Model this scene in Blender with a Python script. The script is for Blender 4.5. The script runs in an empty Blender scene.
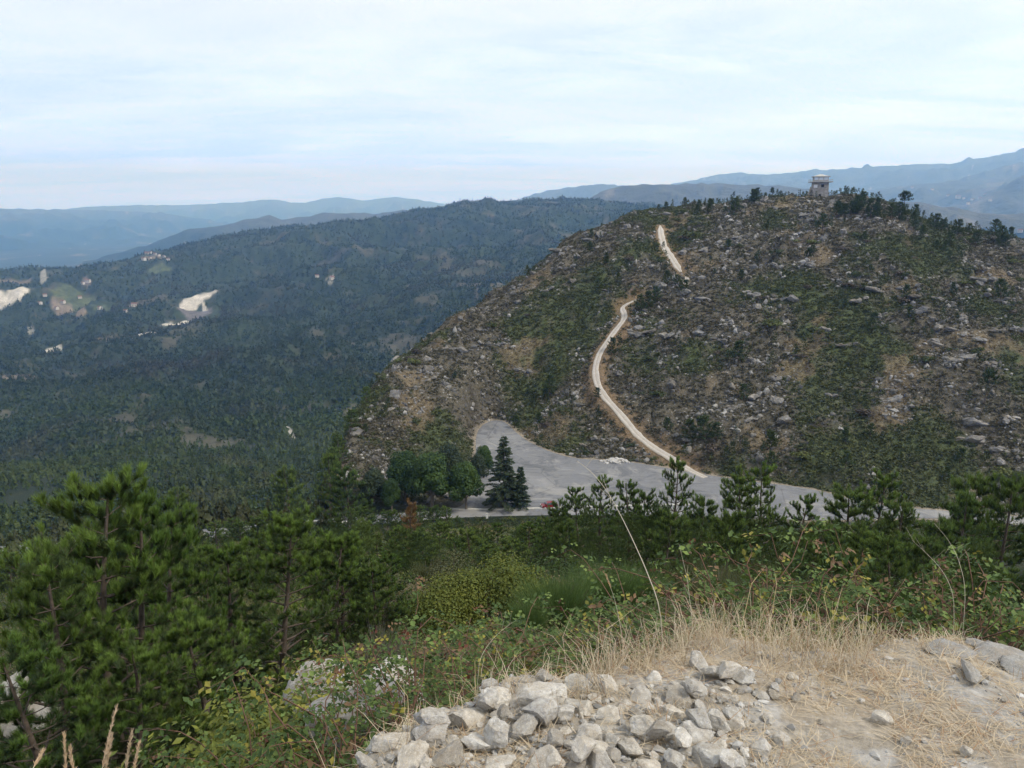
import bpy, math, random
import numpy as np
from math import radians, sin, cos, tan, pi

# ------------------------------------------------------------------ camera, sky, sun, exposure
random.seed(7)
RNG = np.random.default_rng(7)
SC = bpy.context.scene
COL = SC.collection
F = 788.0                      # focal length in pixels of a 1024 px wide frame
PITCH = radians(12.8)
cam_d = bpy.data.cameras.new("camera"); cam = bpy.data.objects.new("camera", cam_d); COL.objects.link(cam)
cam_d.sensor_width = 36; cam_d.lens = 36 * F / 1024; cam_d.clip_start = 0.05; cam_d.clip_end = 90000
cam.location = (0, 0, 0); cam.rotation_euler = (pi / 2 - PITCH, 0, 0)
SC.camera = cam

SUN_EL, SUN_AZ = radians(50), radians(112)     # azimuth measured from the view direction (+Y) towards +X
W = bpy.data.worlds.new("World"); SC.world = W; W.use_nodes = True
def build_world():
    nt = W.node_tree; N = nt.nodes; L = nt.links
    for n in list(N): N.remove(n)
    out = N.new('ShaderNodeOutputWorld'); bg = N.new('ShaderNodeBackground'); bg.inputs[1].default_value = 0.107
    sky = N.new('ShaderNodeTexSky'); sky.sky_type = 'NISHITA'; sky.sun_disc = False
    sky.sun_elevation = SUN_EL; sky.sun_rotation = SUN_AZ; sky.altitude = 600; sky.dust_density = 2.0
    tc = N.new('ShaderNodeTexCoord')
    # project the view direction on a cloud deck: xy / (z + k)
    sep = N.new('ShaderNodeSeparateXYZ'); L.new(tc.outputs['Generated'], sep.inputs[0])
    def M(op, a, b=None, clamp=False):
        m = N.new('ShaderNodeMath'); m.operation = op; m.use_clamp = clamp
        for i, q in enumerate((a, b)):
            if q is None: continue
            if isinstance(q, (int, float)): m.inputs[i].default_value = q
            else: L.new(q, m.inputs[i])
        return m.outputs[0]
    zz = M('MAXIMUM', sep.outputs[2], 0.0)
    d = M('ADD', zz, 0.09)
    px = M('DIVIDE', sep.outputs[0], d); py = M('DIVIDE', sep.outputs[1], d)
    cb = N.new('ShaderNodeCombineXYZ'); L.new(px, cb.inputs[0]); L.new(py, cb.inputs[1])
    def noise(scale, det, rough, off, sx=1, sy=1, dist=0.0):
        mp = N.new('ShaderNodeMapping'); mp.inputs['Location'].default_value = off; mp.inputs['Scale'].default_value = (sx, sy, 1)
        L.new(cb.outputs[0], mp.inputs[0])
        t = N.new('ShaderNodeTexNoise'); t.inputs['Scale'].default_value = scale; t.inputs['Detail'].default_value = det
        t.inputs['Roughness'].default_value = rough; t.inputs['Distortion'].default_value = dist
        L.new(mp.outputs[0], t.inputs['Vector']); return t.outputs['Fac']
    def ramp(f, stops):
        r = N.new('ShaderNodeValToRGB'); L.new(f, r.inputs[0]); e = r.color_ramp.elements
        while len(e) < len(stops): e.new(0.5)
        for q, (p, c) in zip(e, stops): q.position = p; q.color = (*c, 1)
        return r.outputs[0]
    def mix(f, a, b):
        m = N.new('ShaderNodeMix'); m.data_type = 'RGBA'
        for i, q in ((0, f), (6, a), (7, b)):
            if isinstance(q, tuple): m.inputs[i].default_value = (*q, 1)
            elif isinstance(q, (int, float)): m.inputs[i].default_value = q
            else: L.new(q, m.inputs[i])
        return m.outputs[2]
    n1 = noise(0.6, 9, 0.6, (3.1, 1.7, 0), 0.8, 1.15, 0.6)
    n2 = noise(0.9, 9, 0.66, (7.3, 0.4, 0), 0.75, 1.2, 0.6)
    soft = ramp(n1, [(0.28, (7.5, 8.15, 9.2)), (0.45, (8.1, 8.6, 9.4)), (0.58, (9.2, 9.3, 9.6)), (0.75, (8.1, 8.5, 9.3))])
    wisp = ramp(n2, [(0.46, (0, 0, 0)), (0.66, (0.75, 0.75, 0.75))])
    c = mix(wisp, soft, (10.2, 10.3, 10.2))
    east = ramp(M('ADD', M('MULTIPLY', sep.outputs[0], 0.5), 0.5), [(0.25, (0.95, 0.96, 0.985)), (0.55, (1, 1, 1)), (0.8, (1.09, 1.07, 1.03))])
    em = N.new('ShaderNodeMix'); em.data_type = 'RGBA'; em.blend_type = 'MULTIPLY'; em.inputs[0].default_value = 1
    L.new(c, em.inputs[6]); L.new(east, em.inputs[7]); c = em.outputs[2]
    # thin cloud lets blue through low over the horizon
    n3 = noise(0.8, 6, 0.6, (1.3, 9.4, 0), 0.35, 1.6, 0.4)
    gap = ramp(n3, [(0.5, (0, 0, 0)), (0.64, (0.75, 0.75, 0.75))])
    low = ramp(zz, [(0.03, (1, 1, 1)), (0.16, (0.0, 0.0, 0.0))])
    gm = N.new('ShaderNodeMix'); gm.data_type = 'RGBA'; gm.blend_type = 'MULTIPLY'; gm.inputs[0].default_value = 1
    L.new(gap, gm.inputs[6]); L.new(low, gm.inputs[7])
    skyv = mix(0.65, sky.outputs[0], (6.6, 8.4, 10.2))
    c = mix(gm.outputs[2], c, skyv)
    # the overcast is brightest low down, behind the haze
    lift = ramp(zz, [(0.0, (0.79, 1.33, 6.2)), (0.04, (0.85, 1.23, 3.1)), (0.10, (0.91, 1.11, 1.6)), (0.3, (0.96, 0.99, 1.04)), (0.5, (0.96, 0.975, 0.97))])
    mm = N.new('ShaderNodeMix'); mm.data_type = 'RGBA'; mm.blend_type = 'MULTIPLY'; mm.inputs[0].default_value = 1
    L.new(c, mm.inputs[6]); L.new(lift, mm.inputs[7]); c = mm.outputs[2]
    L.new(c, bg.inputs[0]); L.new(bg.outputs[0], out.inputs[0])
build_world()
sun_d = bpy.data.lights.new("sun", 'SUN'); sun = bpy.data.objects.new("sun", sun_d); COL.objects.link(sun)
sun_d.energy = 3.0; sun_d.angle = radians(12); sun_d.color = (1.0, 0.96, 0.9)
sun.rotation_euler = (pi / 2 - SUN_EL, 0, pi - SUN_AZ)
sun.location = (0, 0, 50)
vs = SC.view_settings; vs.view_transform = 'Standard'; vs.look = 'None'; vs.exposure = 0.0; vs.gamma = 1.0
vs.use_curve_mapping = False
SC.render.engine = 'CYCLES'
cy = SC.cycles
cy.max_bounces = 6; cy.diffuse_bounces = 3; cy.glossy_bounces = 1; cy.transmission_bounces = 2; cy.volume_bounces = 4
cy.transparent_max_bounces = 4; cy.use_denoising = True; cy.use_adaptive_sampling = True; cy.adaptive_threshold = 0.02
cy.caustics_reflective = False; cy.caustics_refractive = False
try:
    cy.denoiser = 'OPENIMAGEDENOISE'; cy.denoising_input_passes = 'RGB_ALBEDO_NORMAL'; cy.denoising_prefilter = 'ACCURATE'
except Exception: pass

# ------------------------------------------------------------------ helpers
def tag(o, label=None, cat=None, group=None, kind=None):
    if label: o['label'] = label
    if cat: o['category'] = cat
    if group: o['group'] = group
    if kind: o['kind'] = kind
    return o
def mesh_np(name, V, Fc, mats=(), cols=None, smooth=False, mi=None):
    V = np.asarray(V, dtype=np.float32); Fc = np.asarray(Fc, dtype=np.int32); k = Fc.shape[1]
    me = bpy.data.meshes.new(name)
    me.vertices.add(len(V)); me.vertices.foreach_set('co', V.ravel())
    me.loops.add(Fc.size); me.loops.foreach_set('vertex_index', Fc.ravel())
    me.polygons.add(len(Fc)); me.polygons.foreach_set('loop_start', np.arange(0, Fc.size, k, dtype=np.int32))
    if mi is not None: me.polygons.foreach_set('material_index', np.asarray(mi, dtype=np.int32))
    me.update(calc_edges=True)
    me.polygons.foreach_set('use_smooth', np.full(len(Fc), bool(smooth)))
    if cols is not None:
        a = me.color_attributes.new('col', 'FLOAT_COLOR', 'POINT')
        c = np.ones((len(V), 4), dtype=np.float32); c[:, :cols.shape[1]] = cols
        a.data.foreach_set('color', c.ravel())
    for m in mats: me.materials.append(m)
    return me
def obj(name, me, parent=None, loc=(0, 0, 0), rot=(0, 0, 0), sc=None):
    o = bpy.data.objects.new(name, me); COL.objects.link(o)
    o.location = loc; o.rotation_euler = rot
    if sc is not None: o.scale = sc if hasattr(sc, '__len__') else (sc, sc, sc)
    if parent: o.parent = parent
    return o
def copy_tree(o, parent=None):
    c = o.copy(); COL.objects.link(c); c.parent = parent
    for ch in o.children: copy_tree(ch, c)
    return c

class Acc:            # gathers many small shapes into one mesh
    def __init__(s): s.V = []; s.F = []; s.C = []; s.n = 0
    def add(s, V, Fc, C=None):
        V = np.asarray(V, float); s.V.append(V); s.F.append(np.asarray(Fc, int) + s.n); s.n += len(V)
        if C is not None:
            C = np.asarray(C, float)
            s.C.append(np.tile(C, (len(V), 1)) if C.ndim == 1 else C)
    def mesh(s, name, mats, smooth=False):
        return mesh_np(name, np.vstack(s.V), np.vstack(s.F), mats, np.vstack(s.C) if s.C else None, smooth)

# numpy gradient noise
_P = np.random.default_rng(3).permutation(4096)
_G = np.random.default_rng(4).uniform(0, 2 * pi, 4096); _GX, _GY = np.cos(_G), np.sin(_G)
def pn(x, y, seed=0):
    xi = np.floor(x).astype(np.int64); yi = np.floor(y).astype(np.int64); fx = x - xi; fy = y - yi
    def g(ix, iy, dx, dy):
        h = _P[(_P[(ix + seed * 131) & 4095] + iy) & 4095]; return _GX[h] * dx + _GY[h] * dy
    u = fx * fx * fx * (fx * (fx * 6 - 15) + 10); v = fy * fy * fy * (fy * (fy * 6 - 15) + 10)
    a = g(xi, yi, fx, fy); b = g(xi + 1, yi, fx - 1, fy); c = g(xi, yi + 1, fx, fy - 1); d = g(xi + 1, yi + 1, fx - 1, fy - 1)
    return 1.5 * ((a * (1 - u) + b * u) * (1 - v) + (c * (1 - u) + d * u) * v)
def fbm(x, y, sc, oct=4, seed=0, gain=0.5):
    x = np.asarray(x, float) / sc; y = np.asarray(y, float) / sc; s = 0; a = 1; t = 0
    for i in range(oct):
        s = s + a * pn(x + 17.3 * i, y - 9.1 * i, seed + i); t += a; a *= gain; x = x * 2.03; y = y * 2.03
    return s / t
def ridged(x, y, sc, oct=4, seed=0):
    x = np.asarray(x, float) / sc; y = np.asarray(y, float) / sc; s = 0; a = 1; t = 0
    for i in range(oct):
        s = s + a * (1 - np.abs(pn(x + 7.3 * i, y - 3.1 * i, seed + i)) * 2); t += a; a *= 0.5; x = x * 2.1; y = y * 2.1
    return s / t
def cells(x, y, sc, seed=0):     # distance to nearest feature point, its random value, and gap to the second nearest
    x = np.asarray(x, float) / sc; y = np.asarray(y, float) / sc
    xi = np.floor(x).astype(np.int64); yi = np.floor(y).astype(np.int64)
    d1 = np.full(x.shape, 9.0); d2 = np.full(x.shape, 9.0); val = np.zeros(x.shape)
    for i in (-1, 0, 1):
        for j in (-1, 0, 1):
            h = _P[(_P[(xi + i + seed * 37) & 4095] + yi + j) & 4095]
            h2 = _P[(h + 77) & 4095]
            d = np.hypot(xi + i + h / 4096 - x, yi + j + h2 / 4096 - y)
            n = d < d1
            d2 = np.where(n, d1, np.minimum(d2, d)); val = np.where(n, _P[(h + 991) & 4095] / 4096, val); d1 = np.where(n, d, d1)
    return d1, val, d2 - d1
def sstep(a, b, x):
    t = np.clip((x - a) / (b - a), 0, 1); return t * t * (3 - 2 * t)

def pchip(x, y, xq):
    x = np.asarray(x, float); y = np.asarray(y, float); h = np.diff(x); m = np.diff(y) / h; d = np.zeros(len(x))
    if len(x) > 2:
        w1 = 2 * h[1:] + h[:-1]; w2 = h[1:] + 2 * h[:-1]
        ok = m[:-1] * m[1:] > 0
        with np.errstate(all='ignore'):
            d[1:-1] = np.where(ok, (w1 + w2) / (w1 / np.where(m[:-1] == 0, 1, m[:-1]) + w2 / np.where(m[1:] == 0, 1, m[1:])), 0)
    d[0] = m[0]; d[-1] = m[-1]
    xq = np.clip(xq, x[0], x[-1]); i = np.clip(np.searchsorted(x, xq) - 1, 0, len(x) - 2); t = (xq - x[i]) / h[i]
    return ((2 * t**3 - 3 * t**2 + 1) * y[i] + (t**3 - 2 * t**2 + t) * h[i] * d[i] + (-2 * t**3 + 3 * t**2) * y[i + 1] + (t**3 - t**2) * h[i] * d[i + 1])

# bearings and slopes read off the survey photograph: u, v in pixels
def az_of(u, v=300.0):
    t = (384 - v) / F; return math.atan2((u - 512) / F, cos(PITCH) + sin(PITCH) * t)
def z_of(az, r, v):
    t = (384 - v) / F; return r * cos(az) * (-sin(PITCH) + cos(PITCH) * t) / (cos(PITCH) + sin(PITCH) * t)
def ray(u, v):
    a = np.array([(u - 512) / F, cos(PITCH) + sin(PITCH) * (384 - v) / F, -sin(PITCH) + cos(PITCH) * (384 - v) / F])
    return a / math.hypot(a[0], a[1])      # unit horizontal speed
def uv_of(p):
    x, y, z = p[0], p[1], p[2]
    dpt = y * cos(PITCH) - z * sin(PITCH); up = y * sin(PITCH) + z * cos(PITCH)
    return 512 + F * x / dpt, 384 - F * up / dpt

# ------------------------------------------------------------------ terrain height field
LOTZ = -76.0
def NN(re, ze, mid):       # ledge rim at range re, then the fall of the slope
    return [(0.5, -1.65), (1.0, -1.675), (re * 0.72, (ze + 1.65) * 0.5 - 1.65), (re, ze), (re + 0.3, ze - 0.28), (re + 1.0, ze - 1.35)] + mid
FARN = [(12, -8.2), (20, -12.2), (30, -16.2), (60, -29.2), (100, -45.5), (150, -64.5), (174, -75.5)]
NL = [(0.5, -1.66), (1.0, -1.72), (1.5, -2.0), (2.2, -3.0), (4, -4.9), (8, -7.4), (12, -9.4), (20, -13.0), (30, -17), (60, -30), (100, -46), (150, -65), (172, -75.5)]
NM = NN(2.2, -1.80, [(4.5, -4.4), (7, -5.9), (12, -8.9)] + FARN[1:])
NM2 = NN(2.35, -1.82, [(4.6, -4.4), (7, -5.8), (12, -8.7)] + FARN[1:])
NC0 = NN(2.5, -1.84, [(5, -4.3), (7, -5.5)] + FARN)
NC1 = NN(2.65, -1.86, [(5, -4.1), (7, -5.3)] + FARN)
NC = NN(2.85, -1.89, [(5.2, -4.0), (7, -5.2)] + FARN)
NC2 = NN(3.05, -1.93, [(5.3, -4.0), (7, -5.1)] + FARN)
NR0 = NN(3.55, -2.03, [(5.6, -4.0), (7, -5.0)] + FARN)
NR1 = NN(3.65, -2.08, [(5.9, -4.1), (7.5, -5.1)] + FARN)
NR2 = NN(4.0, -2.13, [(6.4, -4.2), (8, -5.3)] + FARN)
NR = NN(4.2, -2.15, [(6.8, -4.3), (8.4, -5.5)] + FARN)
v_ = lambda r, v: (r, None, v)
COLS = [
 (-400, NL + [(190, -78), (250, -108), (400, -170), (700, -275), (1200, -340), (2000, -400), (3300, -390), (5000, -500), (9000, -540)]),
 (0,    NL + [(190, -78), (250, -108), (400, -172), v_(600, 500), v_(1000, 440), v_(1600, 372), v_(2400, 318), v_(3200, 276), (4200, -430), (6000, -520), (9000, -540)]),
 (150,  NL + [(190, -78), (250, -110), (400, -175), v_(600, 497), v_(1000, 427), v_(1600, 360), v_(2400, 302), v_(3300, 253), (4300, -400), (6000, -520), (9000, -540)]),
 (300,  NM + [(190, -79), (250, -112), (400, -176), v_(600, 487), v_(1000, 412), v_(1600, 338), v_(2400, 275), v_(3400, 222), (4400, -300), (6000, -500), (9000, -540)]),
 (322,  NM + [(198, -76.5), v_(212, 472), (240, -93), (280, -118), (400, -174), v_(600, 484), v_(1000, 408), v_(1600, 335), v_(2400, 272), v_(3400, 221), (4400, -300), (6000, -500), (9000, -540)]),
 (345,  NM2 + [v_(205, 478), v_(250, 424), (300, -92), (400, -160), (600, -225), v_(1000, 405), v_(1600, 330), v_(2400, 268), v_(3400, 219), (4400, -280), (6000, -500), (9000, -540)]),
 (400,  NC0 + [(205, -76), v_(292, 355), (340, -78), (420, -160), (600, -250), (1000, -310), v_(1700, 320), v_(2500, 256), v_(3450, 214), (4400, -260), (6000, -480), (9000, -540)]),
 (450,  NC1 + [(215, -76), v_(322, 323), (370, -62), (440, -130), (600, -230), (1000, -300), v_(1800, 300), v_(2600, 245), v_(3500, 203), (4400, -240), (6000, -460), (9000, -540)]),
 (516,  NC + [(262, -76), (282, -66), v_(352, 284), (400, -48), (480, -110), (600, -190), (1000, -290), v_(1900, 282), v_(2700, 236), v_(3500, 203), (4400, -220), (6000, -440), (9000, -500)]),
 (582,  NC + [(232, -76), (300, -50), v_(388, 238), (440, -34), (520, -90), (700, -180), (1100, -270), v_(2000, 262), v_(2800, 228), v_(3500, 202), (4400, -200), (6000, -420), (9000, -450)]),
 (635,  NC2 + [(224, -76), (300, -43), (360, -18), v_(420, 212), (470, -20), (560, -80), (800, -180), (1300, -250), (2200, -160), v_(2900, 222), v_(3500, 206), (4400, -180), (6000, -400), (9000, -420)]),
 (737,  NR0 + [(218, -76), (300, -37), (380, -9), v_(436, 203), (490, -8), (580, -50), (900, -170), (1500, -280), (2600, -300), (4000, -350), (9000, -400)]),
 (832,  NR1 + [(220, -76), (300, -37), (380, -6), v_(436, 196), (480, 2), (580, -50), (900, -170), (1500, -300), (2600, -350), (4000, -380), (9000, -400)]),
 (931,  NR2 + [(222, -76), (300, -42), (370, -17), v_(430, 225), (480, -22), (580, -70), (900, -190), (1500, -310), (2600, -360), (4000, -380), (9000, -400)]),
 (1014, NR + [(226, -76), (300, -47), (360, -26), v_(420, 240), (470, -34), (560, -80), (900, -200), (1500, -320), (2600, -370), (4000, -390), (9000, -400)]),
 (1150, NR + [(236, -76), (300, -56), (360, -42), v_(410, 275), (460, -60), (560, -110), (900, -220), (1500, -330), (2600, -380), (4000, -390), (9000, -400)]),
 (1500, NR + [(250, -80), (300, -76), (400, -80), (460, -100), (560, -140), (900, -240), (1500, -330), (2600, -380), (9000, -400)]),
]
BACK = [(0.5, -1.65), (3, -1.7), (20, -4), (60, -14), (200, -50), (600, -150), (2000, -350), (9000, -480)]
LR0, LR1, NRR = math.log(0.5), math.log(9000), 1400
_lr = np.linspace(LR0, LR1, NRR)
_azs = [-pi]; _tab = [pchip(np.log([k[0] for k in BACK]), [k[1] for k in BACK], _lr)]
for u0, kn in COLS:
    a = az_of(u0); rr = [k[0] for k in kn]; zz = [k[1] if k[1] is not None else z_of(a, k[0], k[2]) for k in kn]
    _azs.append(a); _tab.append(pchip(np.log(rr), zz, _lr))
_azs.append(pi); _tab.append(_tab[0])
_azs = np.array(_azs); _tab = np.array(_tab)
NAZ = 3600; _azg = np.linspace(-pi, pi, NAZ + 1)
# vectorised pchip across bearings, one radius at a time
T = np.empty((NAZ + 1, NRR), dtype=np.float64)
def _pchip_cols(x, Y, xq):
    h = np.diff(x)[:, None]; m = np.diff(Y, axis=0) / h; d = np.zeros_like(Y)
    w1 = 2 * h[1:] + h[:-1]; w2 = h[1:] + 2 * h[:-1]; ok = m[:-1] * m[1:] > 0
    ma = np.where(ok, m[:-1], 1); mb = np.where(ok, m[1:], 1)
    d[1:-1] = np.where(ok, (w1 + w2) / (w1 / ma + w2 / mb), 0)
    i = np.clip(np.searchsorted(x, xq) - 1, 0, len(x) - 2); t = ((xq - x[i]) / h[i, 0])[:, None]
    return ((2 * t**3 - 3 * t**2 + 1) * Y[i] + (t**3 - 2 * t**2 + t) * h[i] * d[i] + (-2 * t**3 + 3 * t**2) * Y[i + 1] + (t**3 - t**2) * h[i] * d[i + 1])
T = _pchip_cols(_azs, _tab, _azg)
# crest of the long wooded ridge
def crest(pts, az):
    a = np.array([az_of(u, v) for u, v in pts]); t = np.array([v for u, v in pts], float)
    v = np.interp(az, a, t); tt = (384 - v) / F
    return np.cos(az) * (-sin(PITCH) + cos(PITCH) * tt) / (cos(PITCH) + sin(PITCH) * tt)    # tan(elevation)
RC = [(-400, 330), (0, 276), (66, 268), (116, 260), (166, 251), (213, 240), (246, 230), (270, 226), (286, 223), (339, 220), (366, 218), (400, 215), (433, 210), (450, 205), (463, 201), (476, 204), (486, 201), (499, 205), (515, 204), (532, 202), (572, 201), (600, 203), (640, 206), (700, 215)]
rcr = pchip([az_of(u) for u, _ in COLS[:12]], [3300, 3200, 3300, 3400, 3400, 3400, 3450, 3500, 3500, 3500, 3500, 3600], _azg)
_ia = (_azg > az_of(-400)) & (_azg < az_of(700))
ct = crest(RC, _azg) * rcr
cur = T[np.arange(NAZ + 1), np.clip(((np.log(rcr) - LR0) / (LR1 - LR0) * (NRR - 1)).astype(int), 0, NRR - 1)]
win = np.exp(-((_lr[None, :] - np.log(rcr)[:, None]) / 0.16) ** 2)
T += np.where(_ia, np.clip(ct - cur, -60, 60), 0)[:, None] * win

# distant ranges: (distance, crest, front slope, back slope)
RANGES = [
 (17500, [(-500, 222), (-200, 212), (0, 208), (60, 209), (110, 210), (160, 213), (200, 218), (260, 228), (330, 245)], 0.075, 0.2, 1),
 (6900, [(40, 275), (80, 262), (120, 251), (146, 245), (165, 237), (183, 230), (213, 225), (235, 222), (255, 217), (269, 215), (282, 219), (300, 217), (325, 212), (350, 212), (380, 213), (420, 208), (450, 211), (480, 230)], 0.28, 0.25, 2),
 (24000, [(20, 214), (93, 206), (133, 205), (200, 204), (240, 202), (272, 199), (299, 203), (336, 196.5), (362, 200.5), (396, 196), (433, 202), (460, 206), (490, 212)], 0.1, 0.1, 3),
 (13500, [(470, 215), (503, 203), (520, 198), (539, 192), (566, 187.5), (596, 183.5), (615, 184), (629, 186), (660, 190), (720, 196)], 0.2, 0.2, 4),
 (6000, [(545, 225), (570, 207), (585, 200), (600, 191), (615, 187), (629, 184), (683, 183), (724, 183), (774, 185), (807, 187.5), (860, 197), (920, 212)], 0.22, 0.25, 5),
 (17000, [(650, 190), (665, 186), (680, 182), (720, 174), (740, 172.5), (760, 174), (780, 174), (800, 171), (850, 169), (900, 165), (950, 163), (980, 158), (1024, 151), (1100, 142), (1300, 130), (1600, 150)], 0.10, 0.2, 6),
 (10500, [(800, 205), (840, 197), (880, 189), (915, 184), (950, 181), (1000, 178), (1060, 172), (1200, 165), (1500, 190)], 0.16, 0.2, 7),
 (5000, [(760, 230), (800, 206), (860, 200), (920, 204), (980, 212), (1060, 216), (1200, 222)], 0.14, 0.25, 8),
]
# road, car park: outline on the level platform
def plane_pt(u, v, z=LOTZ):
    d = ray(u, v); k = z / d[2]; return (d[0] * k, d[1] * k)
LOT_PIX = [(476, 447), (476, 436), (480, 427), (488, 422), (496, 420), (506, 422), (515, 432), (530, 443), (550, 452), (575, 459), (600, 460), (630, 462), (660, 467), (700, 474), (740, 480), (790, 486), (826, 492), (860, 502), (905, 508), (945, 511), (1024, 517), (1120, 526),
           (1120, 534), (1024, 525), (945, 518), (880, 519), (826, 521), (740, 518), (650, 516), (560, 515), (470, 517), (400, 522), (318, 530), (200, 540), (60, 552), (-40, 560), (-40, 550), (60, 542), (200, 530), (318, 520), (400, 513), (455, 510), (470, 500), (474, 480)]
LOT = np.array([plane_pt(*p) for p in LOT_PIX])
def smooth_poly(P, it=2):
    for _ in range(it):
        Q = np.roll(P, -1, 0); P = np.stack([0.75 * P + 0.25 * Q, 0.25 * P + 0.75 * Q], 1).reshape(-1, 2)
    return P
LOTS = smooth_poly(LOT, 2)
def sdist(P, x, y):
    x = np.asarray(x, float); y = np.asarray(y, float); best = np.full(x.shape, 1e9); ins = np.zeros(x.shape, bool)
    A = P; B = np.roll(P, -1, 0)
    for (ax, ay), (bx, by) in zip(A, B):
        dx, dy = bx - ax, by - ay; L2 = dx * dx + dy * dy + 1e-12
        t = np.clip(((x - ax) * dx + (y - ay) * dy) / L2, 0, 1)
        best = np.minimum(best, (x - ax - t * dx) ** 2 + (y - ay - t * dy) ** 2)
        c = ((ay > y) != (by > y)) & (x < (bx - ax) * (y - ay) / (by - ay + 1e-12) + ax); ins ^= c
    d = np.sqrt(best); return np.where(ins, -d, d)
TRACKS = []   # world polylines, filled below
def track_dist(x, y):
    best = np.full(np.shape(x), 1e9)
    for P in TRACKS:
        for (ax, ay), (bx, by) in zip(P[:-1], P[1:]):
            dx, dy = bx - ax, by - ay; t = np.clip(((x - ax) * dx + (y - ay) * dy) / (dx * dx + dy * dy + 1e-9), 0, 1)
            best = np.minimum(best, (x - ax - t * dx) ** 2 + (y - ay - t * dy) ** 2)
    return np.sqrt(best)
def base_z(az, r):
    a = (az + pi) / (2 * pi) * NAZ; ia = np.clip(a.astype(int), 0, NAZ - 1); fa = a - ia
    l = (np.log(np.clip(r, 0.5, 9000)) - LR0) / (LR1 - LR0) * (NRR - 1); il = np.clip(l.astype(int), 0, NRR - 2); fl = l - il
    return (T[ia, il] * (1 - fa) + T[ia + 1, il] * fa) * (1 - fl) + (T[ia, il + 1] * (1 - fa) + T[ia + 1, il + 1] * fa) * fl
def hill_mask(x, y, az, r):      # 1 on the rocky hill beyond the car park
    return sstep(az_of(314), az_of(326), az) * sstep(186, 205, r) * (1 - sstep(520, 700, r))
def height(x, y):
    x = np.asarray(x, float); y = np.asarray(y, float); r = np.hypot(x, y); az = np.arctan2(x, y)
    z = base_z(az, r)
    far = r > 3600
    if far.any():
        xf, yf, rf, af = x[far], y[far], r[far], az[far]; zf = z[far]
        zf = zf + 22 * fbm(xf, yf, 1500, 4, 70) * sstep(3600, 5000, rf)
        for R, pts, sf, sb, sd in RANGES:
            a0, a1 = az_of(*pts[0]), az_of(*pts[-1])
            RR = R * (1 + 0.07 * pn(af * 9, af * 0 + sd, sd + 20))
            zc = crest(pts, af) * RR
            edge = np.maximum(0, np.maximum(a0 - af, af - a1)) * R
            k = 1 + 0.55 * fbm(xf, yf, R * 0.12, 3, sd + 30)
            fr = np.where(rf < RR, (RR - rf) * sf, (rf - RR) * sb) * k
            rg = ridged(xf, yf, R * 0.09, 4, sd + 50)
            w = sstep(0, R * 0.06, np.abs(rf - RR))
            zr = zc - fr + (rg - 0.55) * R * 0.016 * w + fbm(xf, yf, R * 0.02, 3, sd) * R * 0.0012 - edge * 0.25
            # smooth union
            kk = 35.0; hh = np.clip(0.5 + 0.5 * (zr - zf) / kk, 0, 1); zf = zf * (1 - hh) + zr * hh + kk * hh * (1 - hh)
        z = z.copy(); z[far] = zf
    mid = (r > 300) & (r < 5200)
    if mid.any():
        xm, ym, rm, am = x[mid], y[mid], r[mid], az[mid]
        wl = sstep(300, 800, rm) * (1 - sstep(4200, 5200, rm)); hm = hill_mask(xm, ym, am, rm)
        w = wl * (1 - hm)
        amp = rm * 0.021
        n = (ridged(xm * 0.8 + ym * 0.6, (ym * 0.8 - xm * 0.6) * 0.6, 420, 4, 11) - 0.5) * 1.6 * amp + fbm(xm, ym, 90, 3, 12) * 0.25 * amp
        z = z.copy(); z[mid] += n * w * (0.35 + 0.65 * sstep(0.02, 0.2, np.abs(np.log(rm / 3400.0))))
    nr = r < 760
    if nr.any():
        xn, yn, rn, an = x[nr], y[nr], r[nr], az[nr]
        hm = hill_mask(xn, yn, an, rn)
        d = np.minimum(sdist(LOTS, xn, yn), 1e3) if True else 0
        td = track_dist(xn, yn) if TRACKS else np.full(xn.shape, 1e3)
        free = sstep(1.5, 9, d) * sstep(2.0, 5.0, td)
        # hill relief: outcrops, ledges, hollows
        m1 = sstep(-0.15, 0.25, fbm(xn, yn, 38, 3, 21))
        d1, cv, gp = cells(xn + 1.5 * pn(xn / 5, yn / 5, 5), yn * 1.2, 6.5, 3)
        blk = sstep(0.02, 0.3, gp) * (cv ** 2)
        big = fbm(xn, yn, 60, 4, 23) * 7.0 + fbm(xn, yn, 14, 4, 24) * 2.6
        roll = big * (1 - 0.6 * sstep(360, 430, rn)) + m1 * blk * 2.3 + fbm(xn, yn, 3.2, 3, 25) * 0.7
        zz_ = z[nr] + hm * roll * free * (0.25 + 0.75 * sstep(az_of(345), az_of(430), an))
        # near slope: gentle lumps; fine roughness on the ledge
        nm = 1 - sstep(170, 190, rn)
        zz_ = zz_ + nm * sstep(6, 25, rn) * fbm(xn, yn, 13, 4, 31) * 1.6 * (1 - sstep(150, 175, rn))
        zz_ = zz_ + (1 - sstep(6, 14, rn)) * (fbm(xn, yn, 0.55, 4, 33) * 0.05 + fbm(xn, yn, 0.12, 3, 34) * 0.016)
        # level platform for the car park and the road
        fl = (1 - sstep(1.2, 7.0, d)) * sstep(140, 165, rn)
        zz_ = zz_ * (1 - fl) + LOTZ * fl
        z = z.copy(); z[nr] = zz_
    return z
def hgt(x, y): return float(height(np.array([x]), np.array([y]))[0])
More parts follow.
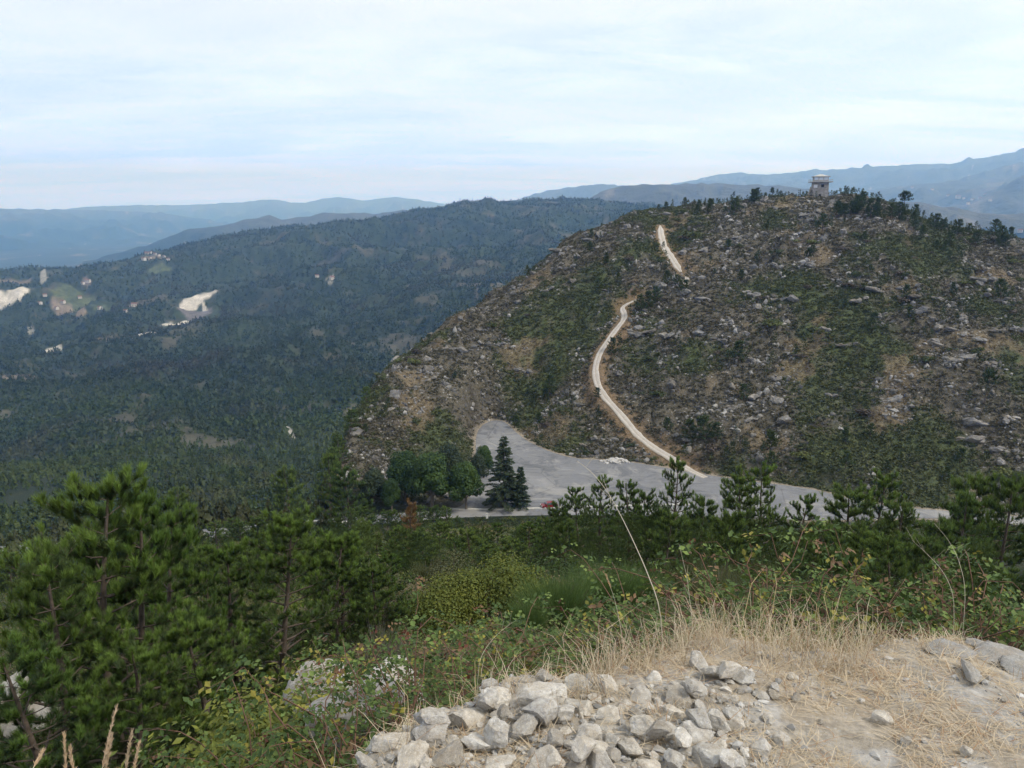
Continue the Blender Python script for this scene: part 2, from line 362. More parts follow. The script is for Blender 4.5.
def hit(u, v, r0=1.2, r1=20000):
    d = ray(u, v); r = np.exp(np.linspace(math.log(r0), math.log(r1), 900)); gap = r * d[2] - height(d[0] * r, d[1] * r)
    i = np.argmax(gap < 0)
    if gap[i] >= 0: return None
    if i == 0: return (d[0] * r[0], d[1] * r[0], r[0] * d[2])
    rr = np.linspace(r[i - 1], r[i], 24); g = rr * d[2] - height(d[0] * rr, d[1] * rr); j = max(1, int(np.argmax(g < 0)))
    q = rr[j - 1] + (rr[j] - rr[j - 1]) * g[j - 1] / (g[j - 1] - g[j] + 1e-12)
    return (d[0] * q, d[1] * q, q * d[2])
def hits(uv, r0=1.2): return [h for h in (hit(u, v, r0) for u, v in uv) if h]
TR1 = [(706, 478), (697, 474), (686, 467.6), (673, 458.5), (656.6, 448.5), (638, 436.6), (620, 420), (604, 404), (597, 393), (594.6, 380), (599, 360), (608.5, 345), (617, 331), (625, 319), (625, 310), (620, 303.5), (628, 299), (639, 296.5)]
TR2 = [(681.5, 266.5), (672, 255.7), (664, 248.7), (661, 238), (660, 228)]
_t1 = [(h[0], h[1]) for h in hits(TR1, 195)]; _t2 = [(h[0], h[1]) for h in hits(TR2, 195)]
def cat(P, n):       # resample a polyline smoothly
    P = np.array(P); s = np.r_[0, np.cumsum(np.hypot(*np.diff(P, axis=0).T))]; q = np.linspace(0, s[-1], n)
    Q = np.stack([np.interp(q, s, P[:, 0]), np.interp(q, s, P[:, 1])], 1)
    for _ in range(3): Q[1:-1] = 0.25 * Q[:-2] + 0.5 * Q[1:-1] + 0.25 * Q[2:]
    return Q
TRACKS = [cat(_t1, 70), cat(_t2, 30)]
# ------------------------------------------------------------------ materials
class NT:
    def __init__(s, name, rough=0.9):
        s.m = bpy.data.materials.new(name); s.m.use_nodes = True; s.t = s.m.node_tree; s.N = s.t.nodes; s.L = s.t.links
        s.b = s.N['Principled BSDF']; s.b.inputs['Roughness'].default_value = rough; s.b.inputs['Specular IOR Level'].default_value = 0.25
        s.tc = s.N.new('ShaderNodeTexCoord')
    def link(s, q, inp):
        if isinstance(q, (int, float)): inp.default_value = q
        elif isinstance(q, tuple): inp.default_value = (*q, 1) if len(q) == 3 else q
        else: s.L.new(q, inp)
    def noise(s, scale, det=4, rough=0.55, dist=0, co='Object', off=(0, 0, 0), sc=(1, 1, 1)):
        mp = s.N.new('ShaderNodeMapping'); mp.inputs[1].default_value = off; mp.inputs[3].default_value = sc
        s.L.new(s.tc.outputs[co], mp.inputs[0])
        n = s.N.new('ShaderNodeTexNoise'); n.inputs['Scale'].default_value = scale; n.inputs['Detail'].default_value = det
        n.inputs['Roughness'].default_value = rough; n.inputs['Distortion'].default_value = dist; s.L.new(mp.outputs[0], n.inputs[0]); return n.outputs[0]
    def voro(s, scale, feat='F1', co='Object', out='Distance', rnd=1.0):
        n = s.N.new('ShaderNodeTexVoronoi'); n.feature = feat; n.inputs['Scale'].default_value = scale; n.inputs['Randomness'].default_value = rnd
        s.L.new(s.tc.outputs[co], n.inputs[0]); return n.outputs[out]
    def ramp(s, f, stops):
        r = s.N.new('ShaderNodeValToRGB'); s.L.new(f, r.inputs[0]); e = r.color_ramp.elements
        while len(e) < len(stops): e.new(0.5)
        for q, (p, c) in zip(e, stops):
            q.position = p; q.color = (c, c, c, 1) if isinstance(c, (int, float)) else (*c, 1)
        return r.outputs[0]
    def mix(s, f, a, b, mode='MIX'):
        m = s.N.new('ShaderNodeMix'); m.data_type = 'RGBA'; m.blend_type = mode; s.link(f, m.inputs[0]); s.link(a, m.inputs[6]); s.link(b, m.inputs[7]); return m.outputs[2]
    def attr(s, name='col'):
        a = s.N.new('ShaderNodeVertexColor'); a.layer_name = name; return a
    def math(s, op, a, b=0.0):
        m = s.N.new('ShaderNodeMath'); m.operation = op; s.link(a, m.inputs[0]); s.link(b, m.inputs[1]); return m.outputs[0]
    def objrand(s):
        o = s.N.new('ShaderNodeObjectInfo'); return o.outputs['Random']
    def color(s, c): s.link(c, s.b.inputs['Base Color']); return s
    def bump(s, h, dist, strength=1.0):
        b = s.N.new('ShaderNodeBump'); b.inputs['Strength'].default_value = strength; b.inputs['Distance'].default_value = dist
        s.L.new(h, b.inputs['Height']); s.L.new(b.outputs[0], s.b.inputs['Normal']); return s

def mat_far(name, sc, amp, bump):
    n = NT(name); a = n.attr().outputs[0]
    x = n.ramp(n.noise(sc, 6, 0.65), [(0.3, 1 - amp), (0.7, 1 + amp)])
    return n.color(n.mix(1.0, a, x, 'MULTIPLY')).bump(n.noise(sc * 1.7, 5, 0.7), bump).m
M_MOUNT = mat_far('mountain_ground', 0.006, 0.35, 25)
M_VALLEY = mat_far('valley_ground', 0.05, 0.4, 3)

def mat_hill():
    n = NT('hill_ground'); a = n.attr()
    x = n.ramp(n.noise(0.9, 8, 0.75), [(0.32, 0.55), (0.5, 0.95), (0.68, 1.5)])
    c = n.mix(1.0, a.outputs[0], x, 'MULTIPLY')
    # pale stones peeping out of the heath where the vertex alpha marks rock
    stones = n.ramp(n.voro(0.75), [(0.16, 1.0), (0.30, 0.0)])
    pk = n.ramp(n.noise(0.14, 4, 0.6, off=(40, 3, 0)), [(0.45, 0.0), (0.58, 1.0)])
    f = n.mix(1.0, stones, pk, 'MULTIPLY'); f = n.mix(1.0, f, a.outputs[1], 'MULTIPLY')
    c = n.mix(f, c, (0.36, 0.35, 0.34))
    return n.color(c).bump(n.noise(1.1, 7, 0.75), 1.2).m
M_HILL = mat_hill()
def mat_ground():
    n = NT('ledge_soil'); a = n.attr()
    x = n.ramp(n.noise(16, 8, 0.75), [(0.3, 0.6), (0.5, 1.0), (0.7, 1.4)])
    c = n.mix(1.0, a.outputs[0], x, 'MULTIPLY')
    peb = n.ramp(n.voro(38), [(0.18, 1.0), (0.3, 0.0)])
    pk = n.ramp(n.noise(9, 4, 0.6), [(0.48, 0.0), (0.6, 1.0)])
    f = n.mix(1.0, n.mix(1.0, peb, pk, 'MULTIPLY'), a.outputs[1], 'MULTIPLY')
    c = n.mix(f, c, (0.5, 0.48, 0.44))
    return n.color(c).bump(n.noise(30, 8, 0.8), 0.02).m
M_GROUND = mat_ground()

# ------------------------------------------------------------------ terrain sheets
RINGS = [0.5]
def seg(r1, f):
    while RINGS[-1] < r1: RINGS.append(min(r1, RINGS[-1] + f(RINGS[-1])))
seg(6, lambda r: 0.028); seg(30, lambda r: r * 0.012 + 0.01); seg(176, lambda r: r * 0.013)
iA = len(RINGS) - 1
seg(470, lambda r: 0.85); seg(700, lambda r: r * 0.012)
iB = len(RINGS) - 1
seg(4200, lambda r: r * 0.0075)
iC = len(RINGS) - 1
seg(29500, lambda r: r * 0.014)
RINGS = np.array(RINGS)
AZ = np.r_[np.radians(np.linspace(-180, -44, 50))[:-1], np.radians(np.arange(-44, 44.01, 0.085)), np.radians(np.linspace(44, 180, 50))[1:]]
AZ[0] = -pi
def cmix(a, b, t): return a * (1 - t[..., None]) + np.array(b) * t[..., None]
def col_hill(x, y, z, r, az):
    hm = hill_mask(x, y, az, r)
    forest = np.tile([0.02, 0.031, 0.014], (*x.shape, 1))
    g = fbm(x, y, 45, 4, 81); b = fbm(x, y, 22, 4, 82); k = fbm(x, y, 9, 4, 83); p = fbm(x, y, 30, 3, 84)
    c = np.tile([0.128, 0.114, 0.086], (*x.shape, 1))                        # grey heath and stone
    c = cmix(c, (0.085, 0.105, 0.045), sstep(-0.02, 0.22, g + 0.3 * k))         # green scrub
    c = cmix(c, (0.20, 0.155, 0.095), sstep(0.16, 0.36, b + 0.3 * k) * 0.75)    # dry bracken and soil
    c = cmix(c, (0.075, 0.065, 0.052), sstep(0.10, 0.3, k) * 0.6)             # burnt brush
    top = sstep(-0.01, 0.02, (z + 2) / r) * sstep(az_of(690), az_of(720), az) * (1 - sstep(az_of(835), az_of(850), az)) * sstep(380, 410, r)
    c = cmix(c, (0.21, 0.175, 0.10), top * 0.8)
    td = track_dist(x, y)
    c = cmix(c, (0.24, 0.165, 0.095), (1 - sstep(2.5, 7, td + 2.5 * k)) * 0.8)
    ld = sdist(LOTS, x, y)
    c = cmix(c, (0.33, 0.28, 0.215), (1 - sstep(0.4, 3.2, ld + 1.5 * k)))
    # rusty cutting at the foot of the spur
    rc = np.exp(-((az - az_of(326)) / 0.012) ** 2) * sstep(190, 200, r) * (1 - sstep(240, 262, r))
    c = cmix(c, (0.30, 0.19, 0.13), np.clip(rc * 1.2, 0, 1) * sstep(-0.1, 0.1, k))
    ff = cmix(forest, (0.033, 0.041, 0.02), sstep(0, 0.3, k))
    out = ff * (1 - hm[..., None]) + c * hm[..., None]
    alpha = hm * (1 - sstep(0.0, 0.3, g)) * sstep(2, 6, ld) * sstep(2.5, 6, td)
    return np.concatenate([out, alpha[..., None]], -1)
def pix(x, y, z):
    d = np.maximum(y * cos(PITCH) - z * sin(PITCH), 1e-3); return 512 + F * x / d, 384 - F * (y * sin(PITCH) + z * cos(PITCH)) / d
# bare places in the valley: centre (u, v), half sizes, colour
def col_valley(x, y, z, r, az):
    a = fbm(x, y, 420, 4, 91); b = fbm(x, y, 130, 5, 92); k = fbm(x, y, 40, 4, 93)
    c = np.tile([0.028, 0.040, 0.016], (*x.shape, 1))
    c = cmix(c, (0.020, 0.030, 0.015), sstep(0.0, 0.3, a))
    c = cmix(c, (0.080, 0.072, 0.048), sstep(0.16, 0.42, b + 0.35 * k) * 0.75)
    c = cmix(c, (0.036, 0.052, 0.018), sstep(0.15, 0.4, -b + 0.3 * a) * 0.6)
    u, v = PU(x, y, z)
    n1 = fbm(x, y, 70, 4, 95)
    for (cu, cv, hu, hv, colr, st, ang) in BARE:
        p = BAREP.get((cu, cv))
        if p is None: continue
        px_, py_, pr = p
        # local axes: across the line of sight, and along it
        ux, uy = py_ / pr, -px_ / pr
        du = ((x - px_) * ux + (y - py_) * uy) / (hu * pr / F)
        dv = ((x - px_) * px_ / pr + (y - py_) * py_ / pr) / (hv * pr / F * 4.2)
        w = du + ang * dv; q = np.hypot(w, dv) + n1 * 1.1
        c = cmix(c, colr, (1 - sstep(0.75, 0.95, q)) * st)
    return np.concatenate([c, np.zeros((*x.shape, 1))], -1)
def PU(x, y, z): return pix(x, y, z)
PALE = (0.46, 0.43, 0.38); FIELD = (0.085, 0.105, 0.048); SOIL = (0.24, 0.185, 0.145); GREYS = (0.13, 0.12, 0.125)
BARE = [(8, 298, 19, 3.2, PALE, 1, 0), (200, 299, 15, 3.6, PALE, 1, -.5), (196, 312, 18, 8, GREYS, .9, 0), (177, 325, 15, 2.2, PALE, 1, 0), (205, 311, 2.2, 6, PALE, .9, .8),
        (112, 341, 13, 4, SOIL, .45, .5), (138, 337, 16, 2.2, PALE, .75, -.6), (53, 351, 7, 2.6, PALE, .8, 0), (44, 278, 3, 5, PALE, .5, 0), (30, 328, 2, 5, PALE, .45, 0),
        (72, 299, 17, 6, FIELD, .7, .3), (102, 306, 11, 3.4, FIELD, .7, -.3), (62, 308, 8, 2.4, SOIL, .7, .4), (80, 312, 6, 2.4, SOIL, .7, 0), (160, 266, 12, 3, FIELD, .8, .3), (150, 259, 14, 2.5, SOIL, .6, 0),
        (20, 380, 20, 6, SOIL, .4, 0), (134, 306, 4, 2, SOIL, .6, 0), (330, 280, 4, 2, PALE, .4, 0), (470, 284, 14, 5, SOIL, .35, .6), (495, 283, 12, 3, SOIL, .35, 0), (477, 292, 3, 8, SOIL, .4, -.8),
        (207, 497, 3.0, 9, PALE, .9, 1.2), (291, 434, 2.5, 5.5, PALE, .9, 1.4), (298, 205+15, 12, 2, SOIL, .3, 0), (86, 283, 4, 1.5, SOIL, .5, 0), (16, 283, 12, 1.0, SOIL, .6, 0)]
BAREP = {}
for b_ in BARE:
    h_ = hit(b_[0], b_[1], 330)
    if h_: BAREP[(b_[0], b_[1])] = (h_[0], h_[1], math.hypot(h_[0], h_[1]))
def col_mount(x, y, z, r, az):
    a = fbm(x, y, 1600, 4, 101); b = fbm(x, y, 500, 5, 102); k = fbm(x, y, 160, 4, 103)
    c = np.tile([0.018, 0.030, 0.018], (*x.shape, 1))
    c = cmix(c, (0.075, 0.075, 0.052), sstep(-380, -60, z + 260 * b) * 0.9)      # open heath on the tops
    c = cmix(c, (0.06, 0.06, 0.04), sstep(0.12, 0.4, b) * 0.8)
    c = cmix(c, (0.15, 0.135, 0.10), sstep(0.30, 0.5, b + 0.4 * k) * 0.8)
    c = cmix(c, (0.42, 0.38, 0.34), sstep(0.52, 0.60, k + 0.35 * a) * 0.7)
    return np.concatenate([c, np.zeros((*x.shape, 1))], -1)
def col_near(x, y, z, r, az):
    k = fbm(x, y, 0.9, 4, 111); g = fbm(x, y, 0.25, 4, 112); b = fbm(x, y, 7, 4, 113)
    c = np.tile([0.43, 0.39, 0.33], (*x.shape, 1))
    c = cmix(c, (0.43, 0.365, 0.28), sstep(-0.1, 0.25, k))
    c = cmix(c, (0.47, 0.455, 0.43), sstep(0.05, 0.25, g) * 0.8)
    w = sstep(-2.0, -2.4, z)
    c = cmix(c, (0.080, 0.072, 0.048), w)
    s = np.tile([0.060, 0.058, 0.036], (*x.shape, 1)); s = cmix(s, (0.12, 0.10, 0.065), sstep(0, 0.3, b)); s = cmix(s, (0.045, 0.06, 0.022), sstep(0, 0.3, -b))
    f = sstep(5, 14, r); c = c * (1 - f[..., None]) + s * f[..., None]
    ld = sdist(LOTS, x, y)
    c = cmix(c, (0.30, 0.25, 0.19), (1 - sstep(0.3, 2.2, ld)) * sstep(100, 150, r))
    return np.concatenate([c, ((1 - w) * (r < 9))[..., None]], -1)
def sheet(name, i0, i1, colf, mat, hole=False):
    R = RINGS[i0:i1 + 1]; A, Rg = np.meshgrid(AZ, R, indexing='ij'); x = Rg * np.sin(A); y = Rg * np.cos(A)
    z = height(x.ravel(), y.ravel()).reshape(x.shape); C = colf(x, y, z, Rg, A)
    na, nr = x.shape; V = np.stack([x, y, z], -1).reshape(-1, 3); C = C.reshape(-1, 4)
    i, j = np.meshgrid(np.arange(na - 1), np.arange(nr - 1), indexing='ij'); q = (i * nr + j)
    Fc = np.stack([q, q + 1, q + nr + 1, q + nr], -1).reshape(-1, 4)
    if hole:   # close the little hole under the viewer
        V = np.vstack([V, [[0, 0, -1.65]]]); C = np.vstack([C, C[:1]]); c0 = len(V) - 1
        ii = np.arange(na - 1) * nr
        Fc = np.vstack([Fc, np.stack([ii, ii + nr, np.full(na - 1, c0), np.full(na - 1, c0)], -1)]) if False else Fc
    o = obj(name, mesh_np(name, V, Fc, [mat], C, True)); tag(o, kind='structure'); return o
sheet('ground', 0, iA, col_near, M_GROUND)
sheet('hillside_terrain', iA, iB, col_hill, M_HILL)
sheet('valley_terrain', iB, iC, col_valley, M_VALLEY)
sheet('mountains', iC, len(RINGS) - 1, col_mount, M_MOUNT)

# ------------------------------------------------------------------ haze: the air itself
def haze():
    zlo, zhi = -900.0, 1000.0; S = 30000.0
    V = [(-S, -8000, zlo), (S, -8000, zlo), (S, S, zlo), (-S, S, zlo), (-S, -8000, zhi), (S, -8000, zhi), (S, S, zhi), (-S, S, zhi)]
    Fc = [(0, 3, 2, 1), (4, 5, 6, 7), (0, 1, 5, 4), (1, 2, 6, 5), (2, 3, 7, 6), (3, 0, 4, 7)]
    m = bpy.data.materials.new('haze'); m.use_nodes = True; t = m.node_tree
    for n in list(t.nodes): t.nodes.remove(n)
    o = t.nodes.new('ShaderNodeOutputMaterial'); v = t.nodes.new('ShaderNodeVolumePrincipled')
    v.inputs['Color'].default_value = (0.235, 0.50, 1.0, 1); v.inputs['Density'].default_value = 1.08e-4; v.inputs['Absorption Color'].default_value = (1, 1, 1, 1)
    v.inputs['Anisotropy'].default_value = 0.45
    t.links.new(v.outputs[0], o.inputs['Volume'])
    m.cycles.homogeneous_volume = True
    tag(obj('haze', mesh_np('haze', V, Fc, [m])), 'pale blue haze filling the air over the valleys', 'haze', kind='stuff')
haze()
# ------------------------------------------------------------------ roads and tracks
def mat_asphalt():
    n = NT('asphalt', 0.85)
    c = n.ramp(n.noise(0.05, 5, 0.6), [(0.35, (0.145, 0.148, 0.157)), (0.5, (0.175, 0.178, 0.186)), (0.65, (0.21, 0.211, 0.214))])
    c = n.mix(n.ramp(n.noise(0.11, 7, 0.75, dist=1.2, off=(31, 7, 0)), [(0.52, 0.0), (0.57, 0.8)]), c, (0.115, 0.118, 0.126))
    c = n.mix(n.ramp(n.noise(0.07, 6, 0.7, dist=0.8, off=(3, 57, 0)), [(0.53, 0.0), (0.6, 0.75)]), c, (0.27, 0.262, 0.25))
    c = n.mix(1.0, c, n.ramp(n.noise(0.6, 7, 0.7, sc=(0.3, 1.6, 1)), [(0.3, 0.85), (0.7, 1.12)]), 'MULTIPLY')
    cr = n.ramp(n.voro(0.06, 'DISTANCE_TO_EDGE'), [(0.0, 0.7), (0.012, 1.0)])
    return n.color(n.mix(1.0, c, cr, 'MULTIPLY')).bump(n.noise(6, 5, 0.7), 0.02).m
M_ASPH = mat_asphalt()
def poly_sheet(name, P, z, mat, label=None):
    from mathutils import Vector
    from mathutils.geometry import tessellate_polygon
    tri = tessellate_polygon([[Vector((a, b, 0)) for a, b in P]])
    V = [(a, b, z) for a, b in P]
    o = obj(name, mesh_np(name, V, [t if ((P[t[1]][0]-P[t[0]][0])*(P[t[2]][1]-P[t[0]][1])-(P[t[1]][1]-P[t[0]][1])*(P[t[2]][0]-P[t[0]][0])) > 0 else t[::-1] for t in tri], [mat])); tag(o, kind='structure'); return o
def simple(name, c, rough=0.9, noise=None, amp=0.25, bump=None, det=6, spec=0.25):
    n = NT(name, rough); n.b.inputs['Specular IOR Level'].default_value = spec
    if noise: n.color(n.mix(1.0, c, n.ramp(n.noise(noise, det, 0.65), [(0.3, 1 - amp), (0.7, 1 + amp)]), 'MULTIPLY'))
    else: n.color(c)
    if bump: n.bump(n.noise(noise or 10, det, 0.7), bump)
    return n.m
M_CONC = simple('concrete', (0.42, 0.41, 0.38), noise=1.5, amp=0.25)
M_TRACK = NT('track_gravel')
def _trk():
    n = M_TRACK; a = n.attr().outputs[0]
    n.color(n.mix(1.0, a, n.ramp(n.noise(1.6, 7, 0.7), [(0.3, 0.8), (0.7, 1.15)]), 'MULTIPLY')).bump(n.noise(4, 5, 0.7), 0.05); return n.m
M_TRACK = _trk()
poly_sheet('car_park_and_road', LOTS, LOTZ + 0.06, M_ASPH)
def ribbon(name, P, z, w, h, mat, label=None, cat_=None, kind=None):
    P = np.array(P, float); t = np.gradient(P, axis=0); t /= np.hypot(*t.T)[:, None] + 1e-9; nn = np.stack([-t[:, 1], t[:, 0]], 1)
    V = []; Fc = []
    zz = np.broadcast_to(z, (len(P),))
    for (a, b), (na, nb), q in zip(P, nn, zz):
        V += [(a - na * w / 2, b - nb * w / 2, q), (a - na * w / 2, b - nb * w / 2, q + h), (a + na * w / 2, b + nb * w / 2, q + h), (a + na * w / 2, b + nb * w / 2, q)]
    for i in range(len(P) - 1):
        for k in range(3): Fc.append((i * 4 + k, i * 4 + k + 1, i * 4 + k + 5, i * 4 + k + 4))
    n = len(P) - 1; Fc += [(0, 3, 2, 1), (n * 4, n * 4 + 1, n * 4 + 2, n * 4 + 3)]
    o = obj(name, mesh_np(name, V, Fc, [mat])); tag(o, label, cat_, kind=kind); return o
# the kerb that parts the car park from the lower road, and the verge behind it
kp = [plane_pt(u, v) for u, v in [(446, 509.5), (470, 510), (520, 509.5), (570, 508), (620, 506.5), (690, 505)]]
ribbon('kerb', cat(kp, 24), LOTZ - 0.1, 0.9, 0.4, M_CONC, kind='structure')
def track(name, P, w=2.5, fade=0.0):
    t = np.gradient(P, axis=0); t /= np.hypot(*t.T)[:, None]; nn = np.stack([-t[:, 1], t[:, 0]], 1)
    K = 9; offs = np.linspace(-0.5, 0.5, K)
    q_ = np.linspace(0, 1, len(P)); wd = w * (1 + 0.25 * fbm(P[:, 0], P[:, 1], 6, 3, 201) + 0.3 * fbm(P[:, 0], P[:, 1], 2.2, 3, 207)) * (0.25 + 0.75 * np.minimum(1, np.minimum(q_ + (1 if len(P) > 60 else 0), 1 - q_) * 9))
    X = P[:, None, 0] + nn[:, None, 0] * offs[None] * wd[:, None]; Y = P[:, None, 1] + nn[:, None, 1] * offs[None] * wd[:, None]
    Z = height(X, Y); zc = Z.mean(1, keepdims=True); Z = np.maximum(Z * 0.5 + zc * 0.5, Z) + 0.16
    Z[:, 0] -= 0.3; Z[:, -1] -= 0.3
    base = np.array([0.43, 0.395, 0.35]); mid = np.array([0.33, 0.285, 0.235]); ed = np.array([0.34, 0.28, 0.21])
    f = 1 - np.clip(np.abs(offs) / 0.13, 0, 1); e = np.clip((np.abs(offs) - 0.4) / 0.1, 0, 1)
    C = base[None] * (1 - f - e)[:, None] + mid[None] * f[:, None] + ed[None] * e[:, None]
    C = np.tile(C, (len(P), 1, 1)) * (1 + 0.2 * fbm(X, Y, 2.0, 3, 202))[..., None]
    n, k = X.shape; i, j = np.meshgrid(np.arange(n - 1), np.arange(k - 1), indexing='ij'); q = i * k + j
    Fc = np.stack([q, q + 1, q + k + 1, q + k], -1).reshape(-1, 4)[:, ::-1]
    o = obj(name, mesh_np(name, np.stack([X, Y, Z], -1).reshape(-1, 3), Fc, [M_TRACK], C.reshape(-1, 3), True)); tag(o, kind='structure')
track('gravel_track', TRACKS[0]); track('gravel_track', TRACKS[1], 3.1)
_s = [h[:2] for h in hits([(686, 277), (686.5, 281), (685.5, 285)], 195)]
if len(_s) == 3: track('gravel_track', cat(_s, 8), 2.6)
# short bit of the same track glimpsed on the spur to the left
_s = [h[:2] for h in hits([(391, 361), (386, 366), (383, 372)], 195)]
if len(_s) == 3: track('gravel_track', cat(_s, 8), 2.4)

# ------------------------------------------------------------------ stones
import bmesh
from mathutils import Vector, Matrix, noise as mn
def rock_arrays(seed, sub, cuts, rough, flat=1.0):
    rr = np.random.default_rng(seed); bm = bmesh.new(); bmesh.ops.create_icosphere(bm, subdivisions=sub, radius=1.0)
    V = np.array([v.co for v in bm.verts]); Fc = np.array([[v.index for v in f.verts] for f in bm.faces]); bm.free()
    V *= np.array([1.0, rr.uniform(0.65, 1.0), rr.uniform(0.5, 0.85) * flat])
    for _ in range(cuts):
        n = rr.normal(size=3); n /= np.linalg.norm(n); ext = (V @ n).max(); d = ext * rr.uniform(0.58, 0.9)
        V -= np.maximum(0, V @ n - d)[:, None] * n[None] * 0.97
    off = rr.uniform(-50, 50, 3)
    for i in range(len(V)):
        p = Vector(V[i] * 1.6 + off); q = Vector(V[i] * 5 + off)
        V[i] *= 1 + rough * (0.6 * mn.noise(p) + 0.45 * mn.noise(q) + ((0.28 * (0.5 - abs(mn.noise(q * 2.3))) + 0.16 * mn.noise(q * 5.5)) if sub > 3 else 0))
    return V, Fc
def mat_rock(name, c0, c1, c2, lich, sc, bd=0.05):
    n = NT(name, 0.92)
    c = n.ramp(n.noise(2.2 * sc, 8, 0.7), [(0.3, c0), (0.5, c1), (0.7, c2)])
    l = n.ramp(n.noise(5.5 * sc, 6, 0.75, off=(9, 2, 5)), [(0.55, 0.0), (0.66, 0.8)])
    c = n.mix(l, c, lich)
    sp = n.ramp(n.noise(22 * sc, 6, 0.85), [(0.36, 0.5), (0.46, 0.95), (0.65, 1.12)])
    c = n.mix(n.ramp(n.noise(1.3 * sc, 4, 0.6, off=(3, 8, 1)), [(0.5, 0.0), (0.7, 0.55)]), c, (0.36, 0.30, 0.22))
    c = n.mix(1.0, c, sp, 'MULTIPLY')
    r = n.objrand(); c = n.mix(1.0, c, n.ramp(r, [(0.0, (0.60, 0.56, 0.50)), (0.25, (0.88, 0.88, 0.87)), (0.5, (1.05, 1.0, 0.92)), (0.75, (0.80, 0.79, 0.78)), (1.0, (1.28, 1.26, 1.22))]), 'MULTIPLY')
    return n.color(c).bump(n.noise(9 * sc, 9, 0.8), bd / sc).m
M_ROCK = mat_rock('granite_rubble', (0.30, 0.28, 0.255), (0.47, 0.45, 0.415), (0.60, 0.585, 0.55), (0.68, 0.67, 0.64), 1.0, 0.004)
M_SLAB = mat_rock('lichen_slab', (0.17, 0.168, 0.165), (0.31, 0.305, 0.295), (0.40, 0.395, 0.38), (0.47, 0.465, 0.44), 1.2, 0.006)
M_BOULD = mat_rock('hill_granite', (0.09, 0.088, 0.088), (0.17, 0.166, 0.162), (0.27, 0.265, 0.255), (0.36, 0.355, 0.335), 0.8)
near_rocks = [mesh_np('stone', *rock_arrays(40 + i, 5, 22, 0.17), [M_ROCK], smooth=True) for i in range(10)]
for m_ in near_rocks: m_.set_sharp_from_angle(angle=radians(24))
slab_rocks = [mesh_np('slab', *rock_arrays(70 + i, 4, 9, 0.2, 0.55), [M_SLAB], smooth=True) for i in range(4)]
hill_rocks = [mesh_np('boulder', *rock_arrays(90 + i, 3, 16, 0.45), [M_BOULD]) for i in range(8)]
for m_ in slab_rocks: m_.set_sharp_from_angle(angle=radians(24))
def cluster_rock(seed):
    rr = np.random.default_rng(seed); a = Acc()
    for i in range(6):
        V, Fc = rock_arrays(seed * 10 + i, 3, 16, 0.25); s = rr.uniform(.3, .62); th = rr.uniform(0, 6.28); q = rr.uniform(0.1, .85) if i else 0
        a.add(V * [s, s * .8, s * rr.uniform(.7, 1.5)] + [cos(th) * q * 1.2, sin(th) * q * .6, rr.uniform(-.2, .25)], Fc)
    return a.mesh('rock_outcrop', [M_BOULD])
outcrops = [cluster_rock(60 + i) for i in range(7)]
def sit(name, me, x, y, s, sink=0.3, rot=None, label=None, cat_=None, group=None, zoff=0.0):
    rt = rot or (RNG.uniform(-.5, .5), RNG.uniform(-.5, .5), RNG.uniform(0, 6.28))
    sm = float(np.mean(s)); o = obj(name, me, None, (x, y, hgt(x, y) + sm * 0.5 * (1 - sink * 2) + zoff), rt, s); tag(o, label, cat_, group); return o

# ------------------------------------------------------------------ the rubble heap at the rim of the ledge
PILE_TOP = [(325, 772), (340, 764), (373, 745), (400, 724), (422, 709), (450, 697), (489, 688), (517, 678), (545, 676), (598, 676), (640, 682), (672, 682), (700, 672), (745, 668), (765, 690)]
_pu, _pv = zip(*PILE_TOP)
BIG = [(700, 668, 0.085), (716, 676, 0.10), (728, 668, 0.055), (678, 702, 0.12), (610, 718, 0.085), (588, 738, 0.095), (500, 706, 0.13), (462, 722, 0.14), (428, 742, 0.13), (388, 748, 0.10), (543, 700, 0.14), (520, 734, 0.13),
       (560, 718, 0.12), (480, 748, 0.11), (640, 700, 0.09), (650, 735, 0.10), (630, 752, 0.085), (700, 740, 0.10), (712, 762, 0.12), (445, 765, 0.10), (410, 766, 0.09), (350, 768, 0.09), (548, 762, 0.10), (500, 768, 0.09), (600, 766, 0.1), (575, 690, 0.09), (608, 692, 0.085), (655, 683, 0.07), (672, 764, 0.09), (741, 692, 0.05)]
BIGL = {(716, 676, 0.10): 'pale upright stone leaning against a dark one at the right end of the rubble heap', (728, 668, 0.055): 'small dark stone at the very back right corner of the rubble heap',
        (462, 722, 0.14): 'large dark grey block at the left middle of the rubble heap', (500, 706, 0.13): 'large pitted grey block on the crest of the rubble heap, left of centre',
        (350, 768, 0.09): 'pale stone at the far left tip of the rubble heap, at the bottom edge'}
placed = []
def where(u, v):
    top = np.interp(u, _pu, _pv); a = 'at its left tip' if u < 385 else 'left part' if u < 450 else 'left of its middle' if u < 520 else 'in its middle' if u < 590 else 'right of its middle' if u < 655 else 'right part' if u < 715 else 'at its right end'
    return a + (', on the crest' if v < top + 22 else (', front' if v > 735 else ', halfway down'))
def sized(s): return 'big' if s > 0.075 else 'fist sized' if s > 0.045 else 'small' if s > 0.028 else 'tiny'
def stone(u, v, s, i, lab, up=0.0):
    h = hit(u, v, 1.2)
    if h is None or math.hypot(h[0], h[1]) > 3.9: return
    x, y = h[0], h[1]
    for (a, b, c) in placed:
        if math.hypot(a - x, b - y) < (c + s) * 0.56: return
    placed.append((x, y, s))
    sit('rubble_stone', near_rocks[i % 10], x, y, s * np.array([random.uniform(.85, 1.25), random.uniform(.7, 1.0), random.uniform(.55, .9)]), 0.3, None, lab, 'stone', 'loose stones heaped on the ledge rim', up)
